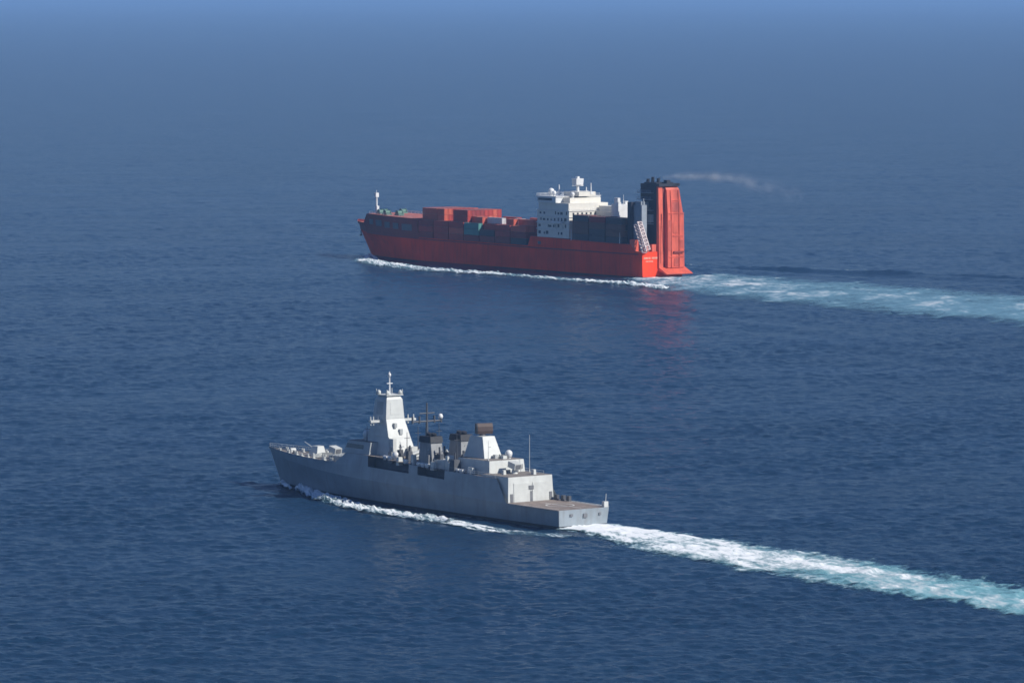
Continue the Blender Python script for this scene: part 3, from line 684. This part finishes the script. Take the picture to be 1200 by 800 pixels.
def build_red_ship():
    root = empty('cargo_ship', RE.w(0, 0, 0), RE.rz)
    tag(root, 'long red cargo ship with white deckhouse and tall orange stern ramp, farther ship', 'cargo ship')
    xs = np.unique(np.concatenate([np.linspace(0, 252, 90), [86.5, 88.5, 180.5, 182.0, 231, 233], np.linspace(228, 252, 18)]))
    keel = [(2, 9, -4), (40, 11.5, -7), (150, 12.5, -7), (205, 8.5, -7), (238, 0, -5)]
    wl = [(.2, 11.8, 0), (30, 12.8, 0), (80, 13.2, 0), (165, 13.0, 0), (200, 9.3, 0), (222, 4.8, 0), (239, 0, 0)]
    bt = [(.15, 11.8, .6), (30, 12.85, .6), (80, 13.25, .6), (165, 13.1, .6), (200, 9.8, .6), (222, 5.5, .6), (240, 0, .6)]
    lo = [(.1, 12.0, 7.5), (30, 12.95, 7.5), (80, 13.3, 7.5), (165, 13.3, 7.5), (200, 11.6, 7.5), (226, 7.0, 8.0), (246, 0, 8.5)]
    mid = [(0, 12.1, 11.4), (30, 13.0, 11.4), (86, 13.3, 11.4), (165, 13.3, 11.6), (200, 12.6, 12.0), (228, 9.4, 12.6), (250, 0, 13.4)]
    top = [(0, 12.2, 12.4), (5.5, 12.3, 12.5), (7.5, 12.35, 15.6), (30, 13.0, 15.8), (86.5, 13.3, 16.6), (88.5, 13.3, 11.9), (165, 13.3, 12.1), (180.5, 13.25, 12.2), (182, 13.24, 21.4), (205, 12.8, 21.8), (229, 10.6, 22.4), (233, 9.8, 17.6), (244, 5.9, 17.8), (252, 0, 18.4)]
    def lev(c):
        c = np.array(c, float); f = xs / 252.; x = c[0, 0] + (c[-1, 0] - c[0, 0]) * f
        return np.stack([x, pchip(c[:, 0], c[:, 1], x), np.interp(x, c[:, 0], c[:, 2])], 1)
    LV = [lev(c) for c in (keel, wl, bt, lo, mid, top)]; TP = LV[5]
    n = len(xs); hull = MB(); boot = MB(); fore = MB()
    for sg in (1, -1):
        vs = [(p[0], sg * max(p[1], .03), p[2]) for Lk in LV for p in Lk]; fs = []; fb = []; fc_ = []
        for k in range(5):
            for i in range(n - 1):
                q = (k * n + i, k * n + i + 1, (k + 1) * n + i + 1, (k + 1) * n + i); q = q if sg < 0 else q[::-1]
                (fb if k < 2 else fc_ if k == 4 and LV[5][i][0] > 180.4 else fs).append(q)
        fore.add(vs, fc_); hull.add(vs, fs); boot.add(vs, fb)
    tr = [tuple(p[0]) for p in LV] + [(p[0][0], -p[0][1], p[0][2]) for p in LV]
    boot.add(tr, [(k, k + 1, 7 + k, 6 + k) for k in range(0, 2)])
    # the transom: solid plate to port, open well behind the ramp (a low sill remains)
    hull.add([(.12, 11.8, .6), (.1, 12.0, 7.5), (0, 12.2, 12.4), (0, 3.2, 12.4), (.1, 3.2, .6)], [(0, 1, 2, 3, 4)])
    hull.add([(.1, 3.2, .6), (.1, 3.2, 4.6), (.1, -11.9, 4.6), (.12, -11.8, .6)], [(0, 1, 2, 3)])
    hull.add([(.1, 3.2, 4.6), (.1, 3.2, 12.4), (9, 3.2, 12.4), (9, 3.2, 4.6)], [(0, 1, 2, 3)])
    hull.add([(9, 3.2, 4.6), (9, 3.2, 15.6), (9, -12.2, 15.6), (9, -12.2, 4.6)], [(0, 1, 2, 3)])
    hull.add([(.1, 3.2, 4.6), (9, 3.2, 4.6), (9, -12, 4.6), (.1, -12, 4.6)], [(0, 1, 2, 3)])
    ho = hull.build('hull', m_red, root); fore.build('forecastle_side', m_maroon, ho); boot.build('boot_topping', m_boot, ho)  # forecastle side in darker maroon, shade of the bow flare put into the colour
    for sg in (1, -1):
        rub = MB()
        P = [p for p in LV[4] if 2 < p[0] < 232]
        for a, b in zip(P[:-1:2], P[2::2]): rub.tube((a[0], sg * (a[1] + .05), a[2] - .2), (b[0], sg * (b[1] + .05), b[2] - .2), .28, n=6)
        rub.build('rubbing_strake', m_maroon, ho)
    # decks
    d = MB(); deck_sheet(d, [p for p in TP if 7.3 <= p[0] <= 86.6], .05, -.03); d.build('aft_deck', m_rdeck, root)
    d = MB(); deck_sheet(d, [p for p in TP if 88.4 <= p[0] <= 180.6], .05, -.03)
    d.add([(86.5, 13.2, 16.5), (88.5, 13.2, 11.9), (88.5, -13.2, 11.9), (86.5, -13.2, 16.5)], [(0, 1, 2, 3)]); d.build('container_deck', m_rdeck, root)
    d = MB(); deck_sheet(d, [p for p in TP if 181.9 <= p[0] <= 229.3], .05, -.03)
    d.add([(180.5, 13.2, 12.2), (182, 13.2, 21.4), (182, -13.2, 21.4), (180.5, -13.2, 12.2)], [(0, 1, 2, 3)]); d.build('forecastle_roof', m_rdeck, root)
    d = MB(); P = [p for p in TP if p[0] >= 229]; deck_sheet(d, [(p[0], p[1] * .97, min(p[2], 22.4) - (1.1 if p[0] > 232 else 0)) for p in P], .1, 0); d.build('bow_deck', m_rdeck, root)
    d = MB(); d.add([(.1, 12.2, 12.42), (7, 12.3, 12.5), (7, 3.3, 12.5), (.1, 3.3, 12.42)], [(0, 3, 2, 1)])
    d.add([(6.6, 12.3, 12.5), (6.6, 3.3, 12.5), (7.6, 3.3, 15.6), (7.6, 12.35, 15.6)], [(0, 1, 2, 3)]); d.build('stern_deck', m_rdeck, root)
    # forecastle side: recessed mooring openings
    for (x, w_, z, h) in ((186, 9, 15.2, 3.2), (198, 5, 15.6, 3.0), (206, 5, 15.8, 3.0), (214, 6, 16.4, 3.0), (223, 4, 17.0, 2.6)):
        for sg in (1, -1):
            ya = float(np.interp(x, TP[:, 0], TP[:, 1] * .5 + LV[4][:, 1] * .5)); yb = float(np.interp(x + w_, TP[:, 0], TP[:, 1] * .5 + LV[4][:, 1] * .5))
            o = MB(); e = .12
            q = [(x, sg * (ya + e - .12), z), (x + w_, sg * (yb + e - .12), z), (x + w_, sg * (yb + e + .12), z + h), (x, sg * (ya + e + .12), z + h)]
            qi = [(p[0], p[1] - sg * .6, p[2]) for p in q]
            o.add(q + qi, [(0, 1, 2, 3), (0, 4, 5, 1), (1, 5, 6, 2), (2, 6, 7, 3), (3, 7, 4, 0), (7, 6, 5, 4)]); o.build('mooring_opening', m_dark, ho)
    # bow gear
    for sg in (1, -1):
        a = MB(); a.tube((240.5, sg * 6.2, 10.6), (240.2, sg * 6.4, 13.2), .3, n=6); a.tube((240.6, sg * 5.4, 10.7), (240.6, sg * 7.1, 10.7), .4, .25, 6); a.build('anchor', m_soot_shade, ho)
    for (x, y) in ((222, 6.8), (222, -6.8), (214, 8.6), (207, 6.0), (226, 2.0)):
        w_ = MB(); w_.box(x - 2, x + 2, y - 1.6, y + 1.6, 21.9, 22.8); w_.tube((x, y - 1.5, 23.3), (x, y + 1.5, 23.3), 1.0, n=12)
        for yy in (-1.6, 1.4): w_.tube((x, y + yy, 23.3), (x, y + yy + .2, 23.3), 1.35, n=12)
        w_.build('mooring_winch', m_winch, root)
    fm = MB(); fm.tube((235.6, 0, 16.6), (235.6, 0, 31.0), .62, .42, 10); fm.box(234.9, 236.4, -.9, .9, 30.0, 32.2); fm.box(234.6, 236.2, -.9, .5, 22.6, 25.6); fm.tube((235.6, 0, 32.2), (235.6, 0, 33.6), .12, n=6); fm.build('foremast', m_white, root)
    ra_ = MB(); P = [tuple((p[0], p[1] - .3, p[2])) for p in TP if 183 <= p[0] <= 229][::3]; rail(ra_, P, 1.1, .06); ra_.build('forecastle_railing', m_pinkwhite, root); ra_ = MB(); rail(ra_, [(p[0], -p[1], p[2]) for p in P], 1.1, .06); ra_.build('forecastle_railing', m_pinkwhite, root)
    # hatch covers down the container deck, raised so that inner boxes stand clear of the port stack
    for k in range(7):
        h = MB(); x0 = 90.8 + 12.9 * k
        h.box(x0 - .2, x0 + 12.4, -12.9, 10.3, 12.0, 18.05); h.build('hatch_cover', m_maroon, root)
    # accommodation block
    ac = MB()
    ac.box(56, 81.5, -12.6, 12.9, 16.5, 29.6); ac.box(57, 81, -11.2, 12.4, 29.6, 33.2)
    aco = ac.build('deckhouse', m_cream, root)
    for z in (20.4, 23.5, 26.6, 29.5):
        l = MB(); l.box(55.6, 82.0, -12.9, 13.25, z, z + .22); l.build('deck_ledge', m_white, aco)
    wr = random.Random(3)
    for z in (18.2, 21.6, 24.7, 27.8):
        for k in range(8):
            if wr.random() < .3: continue
            dw = wr.choice((.8, 1.0, 1.3, 1.9)); w_ = MB(); x = 57.6 + 2.9 * k + wr.uniform(0, .9); w_.box(x, x + dw, 12.85, 12.94, z - .1, z + wr.choice((.9, 1.1, 1.4))); w_.build('window', m_glass, aco)
        for k in range(9):
            w_ = MB(); y = -11 + 2.6 * k; w_.box(55.95, 56.05, y, y + 1.0, z, z + 1.0); w_.build('window', m_glass, aco)
            w_ = MB(); w_.box(81.45, 81.56, y, y + 1.0, z, z + 1.0); w_.build('window', m_glass, aco)
    wh = MB(); wh.frustum((66, 80.6, -13.4, 13.4), (66, 81.4, -13.4, 13.4), 33.2, 36.0); wh.box(65.6, 81.9, -13.6, 13.6, 36.0, 36.3); wo = wh.build('wheelhouse', m_white, aco)
    for a in ((80.95, 81.45, -12.6, 12.6),):
        g = MB(); g.frustum((80.95, 81.05, -12.6, 12.6), (81.3, 81.42, -12.6, 12.6), 34.2, 35.4); g.build('window', m_glass, wo)
    for sg in (1, -1):
        g = MB(); g.box(69, 80, min(sg * 13.36, sg * 13.46), max(sg * 13.36, sg * 13.46), 34.2, 35.4); g.build('window', m_glass, wo)
    up = MB(); up.box(60.5, 66, -9.5, 9.0, 33.2, 35.6); up.box(60, 72, -6.0, 4.0, 36.3, 38.4); up.build('upper_house', m_cream, aco)
    lw = MB(); lw.box(44, 56, -13.0, -3.0, 16.5, 29.4); lw.box(46, 56, -12.0, -5.0, 29.4, 31.8); lw.build('aft_house', m_cream, aco)
    vt = MB(); vt.box(36, 41, -8.6, -1.0, 16.2, 33.2); vt.box(36.6, 39.4, -3.0, -1.5, 33.2, 36.2); vt.box(37, 39, -8.0, -6.4, 33.2, 34.6); vt.build('ventilator_house', m_white, root); vt = MB(); vt.box(29.5, 33, -1.4, 3.6, 16.2, 33.0); vt.box(30, 32.5, 1.6, 3.2, 33.0, 34.6); vt.tube((31, -.6, 33), (31, -.6, 38.0), .2, .1, 6); vt.build('ventilator_house', m_white, root)
    rm = MB(); rm.tube((66.3, 0, 38.4), (66.3, 0, 44.2), .75, .55, 10); rm.box(66.0, 66.6, -3.2, 3.2, 41.0, 41.4); rmo = rm.build('radar_mast', m_white, aco)
    rb = MB(); rb.frustum((64.6, 68.0, -2.0, 2.0), (64.4, 68.2, -2.2, 2.2), 41.6, 44.6); rb.box(65.6, 67.0, -.6, .6, 44.6, 45.6); rb.build('radar_platform', m_white, rmo)
    for (x, y, h) in ((74.2, 5.2, 41.6), (60.5, -3.6, 42.6), (70.0, -8.0, 40.2)):
        a = MB(); a.tube((x, y, 36.2), (x, y, h), .42, .2, 8); a.box(x - .7, x + .7, y - .8, y + .8, 37.2, 38.4); a.build('aerial_mast', m_white, aco)
    for (x, y, r) in ((76.5, 8.2, 1.5), (71.5, 10.2, 1.0), (62.5, 6.0, 1.1)):
        z = 36.3 if x > 66 else 35.6
        a = MB(); a.tube((x, y, z), (x, y, z + .7), r * .6, n=10); a.dome((x, y, z + .6), r); a.build('satellite_dome', m_white, aco)
    rl = MB(); rail(rl, [(66.2, 13.2, 36.3), (81.6, 13.2, 36.3), (81.6, -13.2, 36.3), (66.2, -13.2, 36.3)], 1.1, .07); rail(rl, [(56.2, 12.6, 29.6), (56.2, -12.4, 29.6)], 1.1, .07); rl.build('bridge_railing', m_white, aco)
    lb = MB(); lb.box(60.0, 67.5, 13.4, 15.2, 23.6, 24.6)
    for x in (60.6, 66.6): lb.tube((x, 13.0, 21.0), (x, 15.4, 26.0), .22, n=6)
    lb.build('boat_davit', m_white, aco)
    # aft: grey vent house, black funnel casing, orange ramp folded upright
    vh = MB(); vh.box(4.2, 10.4, 6.2, 9.2, 12.45, 34.2); vh.box(5.2, 9.8, 6.6, 8.9, 34.2, 35.8); vh.tube((5.0, 7.6, 34.2), (5.0, 7.6, 37.2), .35, .3, 8); vho = vh.build('vent_house', m_vent, root)
    vd = MB(); vd.box(10.4, 13.4, 6.4, 10.6, 15.6, 35.4); vd.build('side_casing', m_casing, vho)
    vl = MB()
    for z in np.arange(22, 33, 1.2): vl.box(5.0, 9.8, 9.12, 9.3, z, z + .5)
    vl.build('louvre', m_vent, vho)
    fc = MB(); fc.box(1.6, 12.8, -8.8, 2.3, 15.6, 42.6); fc.box(2.4, 11.6, -8.0, 2.0, 42.6, 44.6); fc.box(8.6, 14.2, -6.0, 2.2, 36.5, 44.0); fco = fc.build('funnel_casing', m_casing, root)
    for (x, y, h) in ((9.2, -1.0, 47.0), (6.8, -2.4, 46.4), (5.0, -6.0, 45.2), (10.6, .8, 46.2), (8.2, -7.6, 45.4)):
        e = MB(); e.tube((x, y, 43.0), (x - .4, y, h), .8, .75, 10); e.build('exhaust_pipe', m_soot_shade, fco)
    pl_ = MB()
    for z in (25.0, 31.4, 36.4, 39.6): pl_.box(4.0, 14.6, 2.3, 4.2, z, z + .3); rail(pl_, [(4.2, 4.0, z + .3), (14.4, 4.0, z + .3)], 1.1, .07)
    pl_.build('casing_gallery', m_vent, fco)
    for a in ((8.0, 12.4, 2.3, 4.4, 33.0, 35.4), (4.0, 7.0, 2.3, 4.0, 26.0, 29.6)): MB().box(*a).build('casing_box', m_vent, fco)
    # ramp
    rp = MB(); rp.frustum((-1.6, 1.2, -11.8, -1.6), (-1.3, 1.25, -11.5, -1.6), 4.7, 30.2); rp.frustum((-1.25, 1.25, -11.1, -1.7), (-.4, 1.3, -9.4, -1.7), 30.2, 41.4); rp.frustum((-.4, 1.3, -9.4, -1.7), (.5, 1.3, -9.0, -1.7), 41.4, 42.8)
    rpo = rp.build('stern_ramp', m_orange, root)
    r2 = MB(); r2.prism([(-.7, 4.7), (1.3, 4.7), (1.4, 43.4), (.2, 43.4), (-.4, 30.0)], .2, 2.6); r2.build('ramp_side_panel', m_orange, rpo)
    gr = MB(); gr.box(.7, 1.5, -1.62, .22, 4.7, 42.6); gr.build('ramp_gap', m_maroon, rpo)
    rb = MB()
    for z, ya, yb in ((9.6, -11.3, -1.9), (19.4, -11.2, -5.0), (30.0, -11.4, -1.8), (36.0, -9.8, -4.0)):
        xo = float(np.interp(z, [4.7, 30.2, 41.4, 43.4], [-1.6, -1.3, -.4, .5])); rb.box(xo - .3, xo + .2, ya, yb, z, z + .45)
    for y in (-8.9, -4.3, -2.0):
        rb.prism([(-2.0, 4.9), (-1.5, 4.9), (-1.2, 30.2), (-.3, 41), (-.75, 41), (-1.7, 30.2)], y, y + .35)
    rb.build('ramp_stiffener', m_orange, rpo)
    tp = MB(); tp.box(-.6, 2.2, -9.6, 2.8, 42.9, 44.2); tp.box(-.2, 2.0, -4.4, -2.2, 44.2, 45.8); tp.build('ramp_head', m_casing, rpo)
    fl = MB(); fl.prism([(-6.4, 2.0), (-5.8, 1.7), (.08, 3.4), (.08, 5.0)], -13.2, 2.4); fl.build('ramp_flap', m_orange, rpo)
    kn_ = MB(); kn_.box(-2.3, -1.5, -11.0, -5.2, 11.6, 12.4); kn_.build('ramp_fitting', m_maroon, rpo)
    for (y0, y1, z0, z1, mm_) in ((-8.4, -4.6, 31.0, 35.4, m_plate), (-4.0, -2.2, 12.8, 27.0, m_plate), (-11.0, -9.2, 14, 17.5, m_plate), (-8.2, -5.6, 5.4, 9.0, m_plate), (-8.0, -5.0, 21.0, 25.6, m_orange)):
        xo = float(np.interp((z0 + z1) / 2, [4.7, 30.2, 41.4], [-1.6, -1.3, -.4])); k2 = MB(); d0 = (z0 - (z0 + z1) / 2) * (.08 if z0 > 30 else .012)
        k2.frustum((xo + d0 - .18, xo + d0 + .2, y0, y1), (xo - d0 - .18, xo - d0 + .2, y0, y1), z0, z1); k2.build('ramp_plate', mm_, rpo)
    for (y, z0, z1) in ((-1.2, 6, 40), (1.0, 8, 30)):
        k2 = MB(); k2.tube((-1.9, y, z0), (-.6, y + .2, z1), .14, n=5); k2.build('hoist_cable', m_maroon, rpo)
    # lattice hoisting arm on the port quarter
    la = MB(); p0 = np.array((5.0, 11.0, 25.6)); p1 = np.array((-1.6, 11.0, 12.9))
    off = [np.array((0, 1.2, 0)), np.array((0, -1.2, 0))]; up_ = np.array((1.35, 0, -.8))
    ch = [(p0 + o + u, p1 + o + u) for o in off for u in (up_, -up_)]
    for a, b in ch: la.tube(a, b, .3, n=6)
    for k in range(9):
        t = k / 8
        pts = [a + (b - a) * t for a, b in ch]; t2 = min(1, t + .125); nx = [a + (b - a) * t2 for a, b in ch]
        for i, j in ((0, 1), (1, 3), (3, 2), (2, 0)): la.tube(pts[i], pts[j], .17, n=5)
        if k < 8:
            for i, j in ((0, 1), (1, 3), (3, 2), (2, 0)): la.tube(pts[i], nx[j], .15, n=5)
    la.build('hoisting_arm', m_pinkwhite, root)
    hb = MB(); hb.box(5.6, 9.4, 9.4, 12.3, 12.5, 18.0); hb.box(1.4, 4.6, 5.0, 8.4, 12.45, 15.0); hb.box(-.1, 1.2, 4.0, 6.4, 12.45, 15.8); hb.build('winch_house', m_orange, root)
    # ship's name across the port half of the transom: two short rows of pale characters, too small to read
    nm = MB(); y = 11.2
    for w_ in (.55, .5, .55, .3, .55, .5, .0, .55, .5, .45, .55, .5):
        if w_: nm.box(-.06, .04, y - w_, y, 9.0, 9.9)
        y -= .68
    y = 10.0
    for w_ in (.4, .4, .3, .4, .4, .35, .4, .4): nm.box(-.05, .06, y - w_, y, 7.6, 8.2); y -= .55
    nm.build('name_lettering', m_pale, ho)
    dr = MB(); dr.box(78, 80.4, 13.2, 13.42, 13.0, 14.4); dr.build('pilot_door', m_dark, ho)
    dl = MB()
    for x in (54, 16): dl.tube((x, 13.0, 15.8), (x, 13.0, 21.0), .35, .25, 8)
    dl.build('light_post', m_white, root)
    return root
build_red_ship()

# ------------------------------------------------------------------ containers: every box a thing of its own
CC = {'dark red': (.42, .045, .030), 'maroon': (.27, .034, .030), 'orange red': (.58, .11, .06), 'teal green': (.085, .27, .24),
      'charcoal': (.055, .060, .070), 'pale grey': (.55, .56, .56), 'brown': (.15, .075, .055), 'navy blue': (.03, .05, .11)}
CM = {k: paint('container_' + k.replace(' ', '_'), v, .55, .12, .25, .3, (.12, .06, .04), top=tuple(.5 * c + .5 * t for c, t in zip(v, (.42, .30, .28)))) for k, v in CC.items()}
CW, CH = 2.44, 2.9
_cm = {}
def container_mesh(L, col):
    if (L, col) in _cm: return _cm[(L, col)]
    mb = MB(); w = CW / 2; e = .06
    mb.box(e, L - e, -w + e, w - e, .12, CH - .08)
    for x in (0, L - .16):
        for y in (-w, w - .16): mb.box(x, x + .16, y, y + .16, 0, CH)
    for y in (-w, w - .12):
        mb.box(.16, L - .16, y, y + .12, 0, .16); mb.box(.16, L - .16, y, y + .12, CH - .14, CH - .02)
    for x in (0, L - .12): mb.box(x, x + .12, -w + .16, w - .16, 0, .16); mb.box(x, x + .12, -w + .16, w - .16, CH - .14, CH - .02)
    nc = int(L / .6)
    for k in range(nc):
        x = .3 + k * (L - .6) / nc
        for y in (-w + .025, w - e): mb.box(x, x + .28, y, y + .035, .18, CH - .16)
    for y in (-.6, .6): mb.tube((.02, y, .2), (.02, y, CH - .2), .04, n=5)
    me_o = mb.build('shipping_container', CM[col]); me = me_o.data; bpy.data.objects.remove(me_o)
    _cm[(L, col)] = me; return me

ORD = ['first', 'second', 'third', 'fourth', 'fifth', 'sixth', 'seventh', 'eighth', 'ninth', 'tenth']
def place(x, y, z, L, col, label, group):
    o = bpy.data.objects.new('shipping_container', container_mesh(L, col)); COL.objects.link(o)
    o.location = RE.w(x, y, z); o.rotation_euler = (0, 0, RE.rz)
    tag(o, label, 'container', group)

PITCH = 2.6; Y0 = 11.75
port_cols = [['charcoal', 'maroon', 'orange red'], ['maroon', 'dark red', 'dark red'], ['maroon', 'charcoal'], ['maroon', 'teal green', 'teal green'],
             ['dark red', 'orange red', 'dark red'], ['dark red', 'dark red', 'dark red'], ['maroon', 'dark red', 'maroon']]
TIER = ['bottom', 'middle', 'top']
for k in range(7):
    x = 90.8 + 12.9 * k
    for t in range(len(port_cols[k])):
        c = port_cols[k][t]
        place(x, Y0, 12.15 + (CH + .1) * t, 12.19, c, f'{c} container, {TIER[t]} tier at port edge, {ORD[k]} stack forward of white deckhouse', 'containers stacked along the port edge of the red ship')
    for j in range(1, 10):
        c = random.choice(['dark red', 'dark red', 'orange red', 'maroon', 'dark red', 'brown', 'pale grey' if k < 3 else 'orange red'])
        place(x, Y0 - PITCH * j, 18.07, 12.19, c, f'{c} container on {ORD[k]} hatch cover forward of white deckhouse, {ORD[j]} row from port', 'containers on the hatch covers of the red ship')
# the raised block two boxes higher
for (x, L, nm) in ((142.2, 12.19, 'aft stack'), (161.9, 6.06, 'short middle stack'), (168.4, 12.19, 'forward stack')):
    for t in range(2):
        for j in range(1, 9):
            c = random.choice(['dark red', 'maroon', 'dark red', 'orange red'])
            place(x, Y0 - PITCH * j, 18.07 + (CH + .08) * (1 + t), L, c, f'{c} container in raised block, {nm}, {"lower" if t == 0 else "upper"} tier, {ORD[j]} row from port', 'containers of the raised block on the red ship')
# odd boxes standing above the rest, near the deckhouse
for (k, j, c) in ((3, 1, 'orange red'), (3, 2, 'orange red'), (2, 2, 'pale grey'), (1, 3, 'pale grey'), (1, 1, 'orange red'), (0, 2, 'orange red'), (0, 5, 'dark red'), (2, 6, 'dark red'), (1, 7, 'orange red')):
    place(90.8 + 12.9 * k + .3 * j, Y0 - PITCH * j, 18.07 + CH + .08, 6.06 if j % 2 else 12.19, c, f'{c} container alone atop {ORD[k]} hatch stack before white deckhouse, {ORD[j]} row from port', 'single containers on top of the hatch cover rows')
# aft deck, behind the deckhouse
aft_cols = [['charcoal', 'charcoal', 'brown', 'maroon'], ['charcoal', 'charcoal', 'maroon', 'maroon'], ['charcoal', 'brown', 'brown', 'charcoal']]
for k in range(-1, 2):
    x = 27.6 + 13.0 * k; z0 = float(np.interp(x + 12.2, [7.5, 30, 86.5], [15.6, 15.8, 16.6])) + .06
    for j in range(3):
        for t in range(4):
            c = aft_cols[k + (1 if k > 0 else 0)][t] if j == 0 else random.choice(['charcoal', 'brown', 'maroon', 'brown'])
            place(x, Y0 + .3 - PITCH * j, z0 + (CH + .1) * t, 12.19, c, f'{c} container aft of white deckhouse, {("funnel end", "middle stack", "deckhouse end")[k + 1]}, {ORD[t]} tier, {ORD[j]} row from port', 'containers stacked aft of the white deckhouse')

# ------------------------------------------------------------------ funnel smoke
def smoke(kr, dens):
    P = [(6, -3, 46.6), (0, -8, 47.4), (-12, -15, 47.8), (-25, -22, 47.0), (-36, -28, 44.4), (-46, -33, 41.5), (-57, -38, 38.5)]
    rad = [1.0, 1.9, 2.4, 2.9, 4.4, 5.6, 3.0]
    t = np.linspace(0, len(P) - 1, 40); P = np.array(P, float); pts = np.stack([np.interp(t, range(len(P)), P[:, k]) for k in range(3)], 1); rr = np.interp(t, range(len(rad)), rad)
    mb = MB(); n = 14; vs = []; fs = []
    for i, p in enumerate(pts):
        d = pts[min(i + 1, 39)] - pts[max(i - 1, 0)]; d /= np.linalg.norm(d); a = np.cross(d, (0, 0, 1)); a /= np.linalg.norm(a); b = np.cross(a, d)
        r = kr * rr[i] * (1 + .10 * math.sin(i * .9))
        for k in range(n):
            th = 2 * math.pi * k / n; vs.append(p + max(r, .15) * (math.cos(th) * a * 1.2 + math.sin(th) * b))
    for i in range(39):
        for k in range(n): fs.append((i * n + k, i * n + (k + 1) % n, (i + 1) * n + (k + 1) % n, (i + 1) * n + k))
    fs.append(tuple(range(n - 1, -1, -1))); fs.append(tuple(range(39 * n, 40 * n)))
    mb.add(vs, [f[::-1] for f in fs], True)
    m = bpy.data.materials.new('thin_smoke'); m.use_nodes = True; nn = m.node_tree.nodes; ll = m.node_tree.links; nn.clear()
    o = nn.new('ShaderNodeOutputMaterial'); v = nn.new('ShaderNodeVolumePrincipled'); v.inputs['Color'].default_value = (.9, .92, .95, 1)
    tc = nn.new('ShaderNodeTexCoord'); no = nn.new('ShaderNodeTexNoise'); no.inputs['Scale'].default_value = .16; no.inputs['Detail'].default_value = 4
    mr = nn.new('ShaderNodeMapRange'); mr.inputs['From Min'].default_value = .36; mr.inputs['From Max'].default_value = .72; mr.inputs['To Max'].default_value = dens
    ll.new(tc.outputs['Object'], no.inputs['Vector']); ll.new(no.outputs['Fac'], mr.inputs['Value']); sx = nn.new('ShaderNodeSeparateXYZ'); ll.new(tc.outputs['Object'], sx.inputs[0]); m3 = nn.new('ShaderNodeMapRange'); m3.inputs['From Min'].default_value = -42; m3.inputs['From Max'].default_value = -4; m3.inputs['To Min'].default_value = .10; ll.new(sx.outputs[0], m3.inputs['Value'])
    mm = nn.new('ShaderNodeMath'); mm.operation = 'MULTIPLY'; ll.new(mr.outputs[0], mm.inputs[0]); ll.new(m3.outputs[0], mm.inputs[1]); ll.new(mm.outputs[0], v.inputs['Density']); ll.new(v.outputs[0], o.inputs['Volume'])
    ob = mb.build('smoke', m); ob.location = RE.w(0, 0, 0); ob.rotation_euler = (0, 0, RE.rz)
    tag(ob, 'thin white smoke drifting from the red ship funnel', 'smoke', 'funnel smoke', kind='stuff')
for kr_, d_ in ((1.15, .03), (.8, .06), (.45, .15)): smoke(kr_, d_)
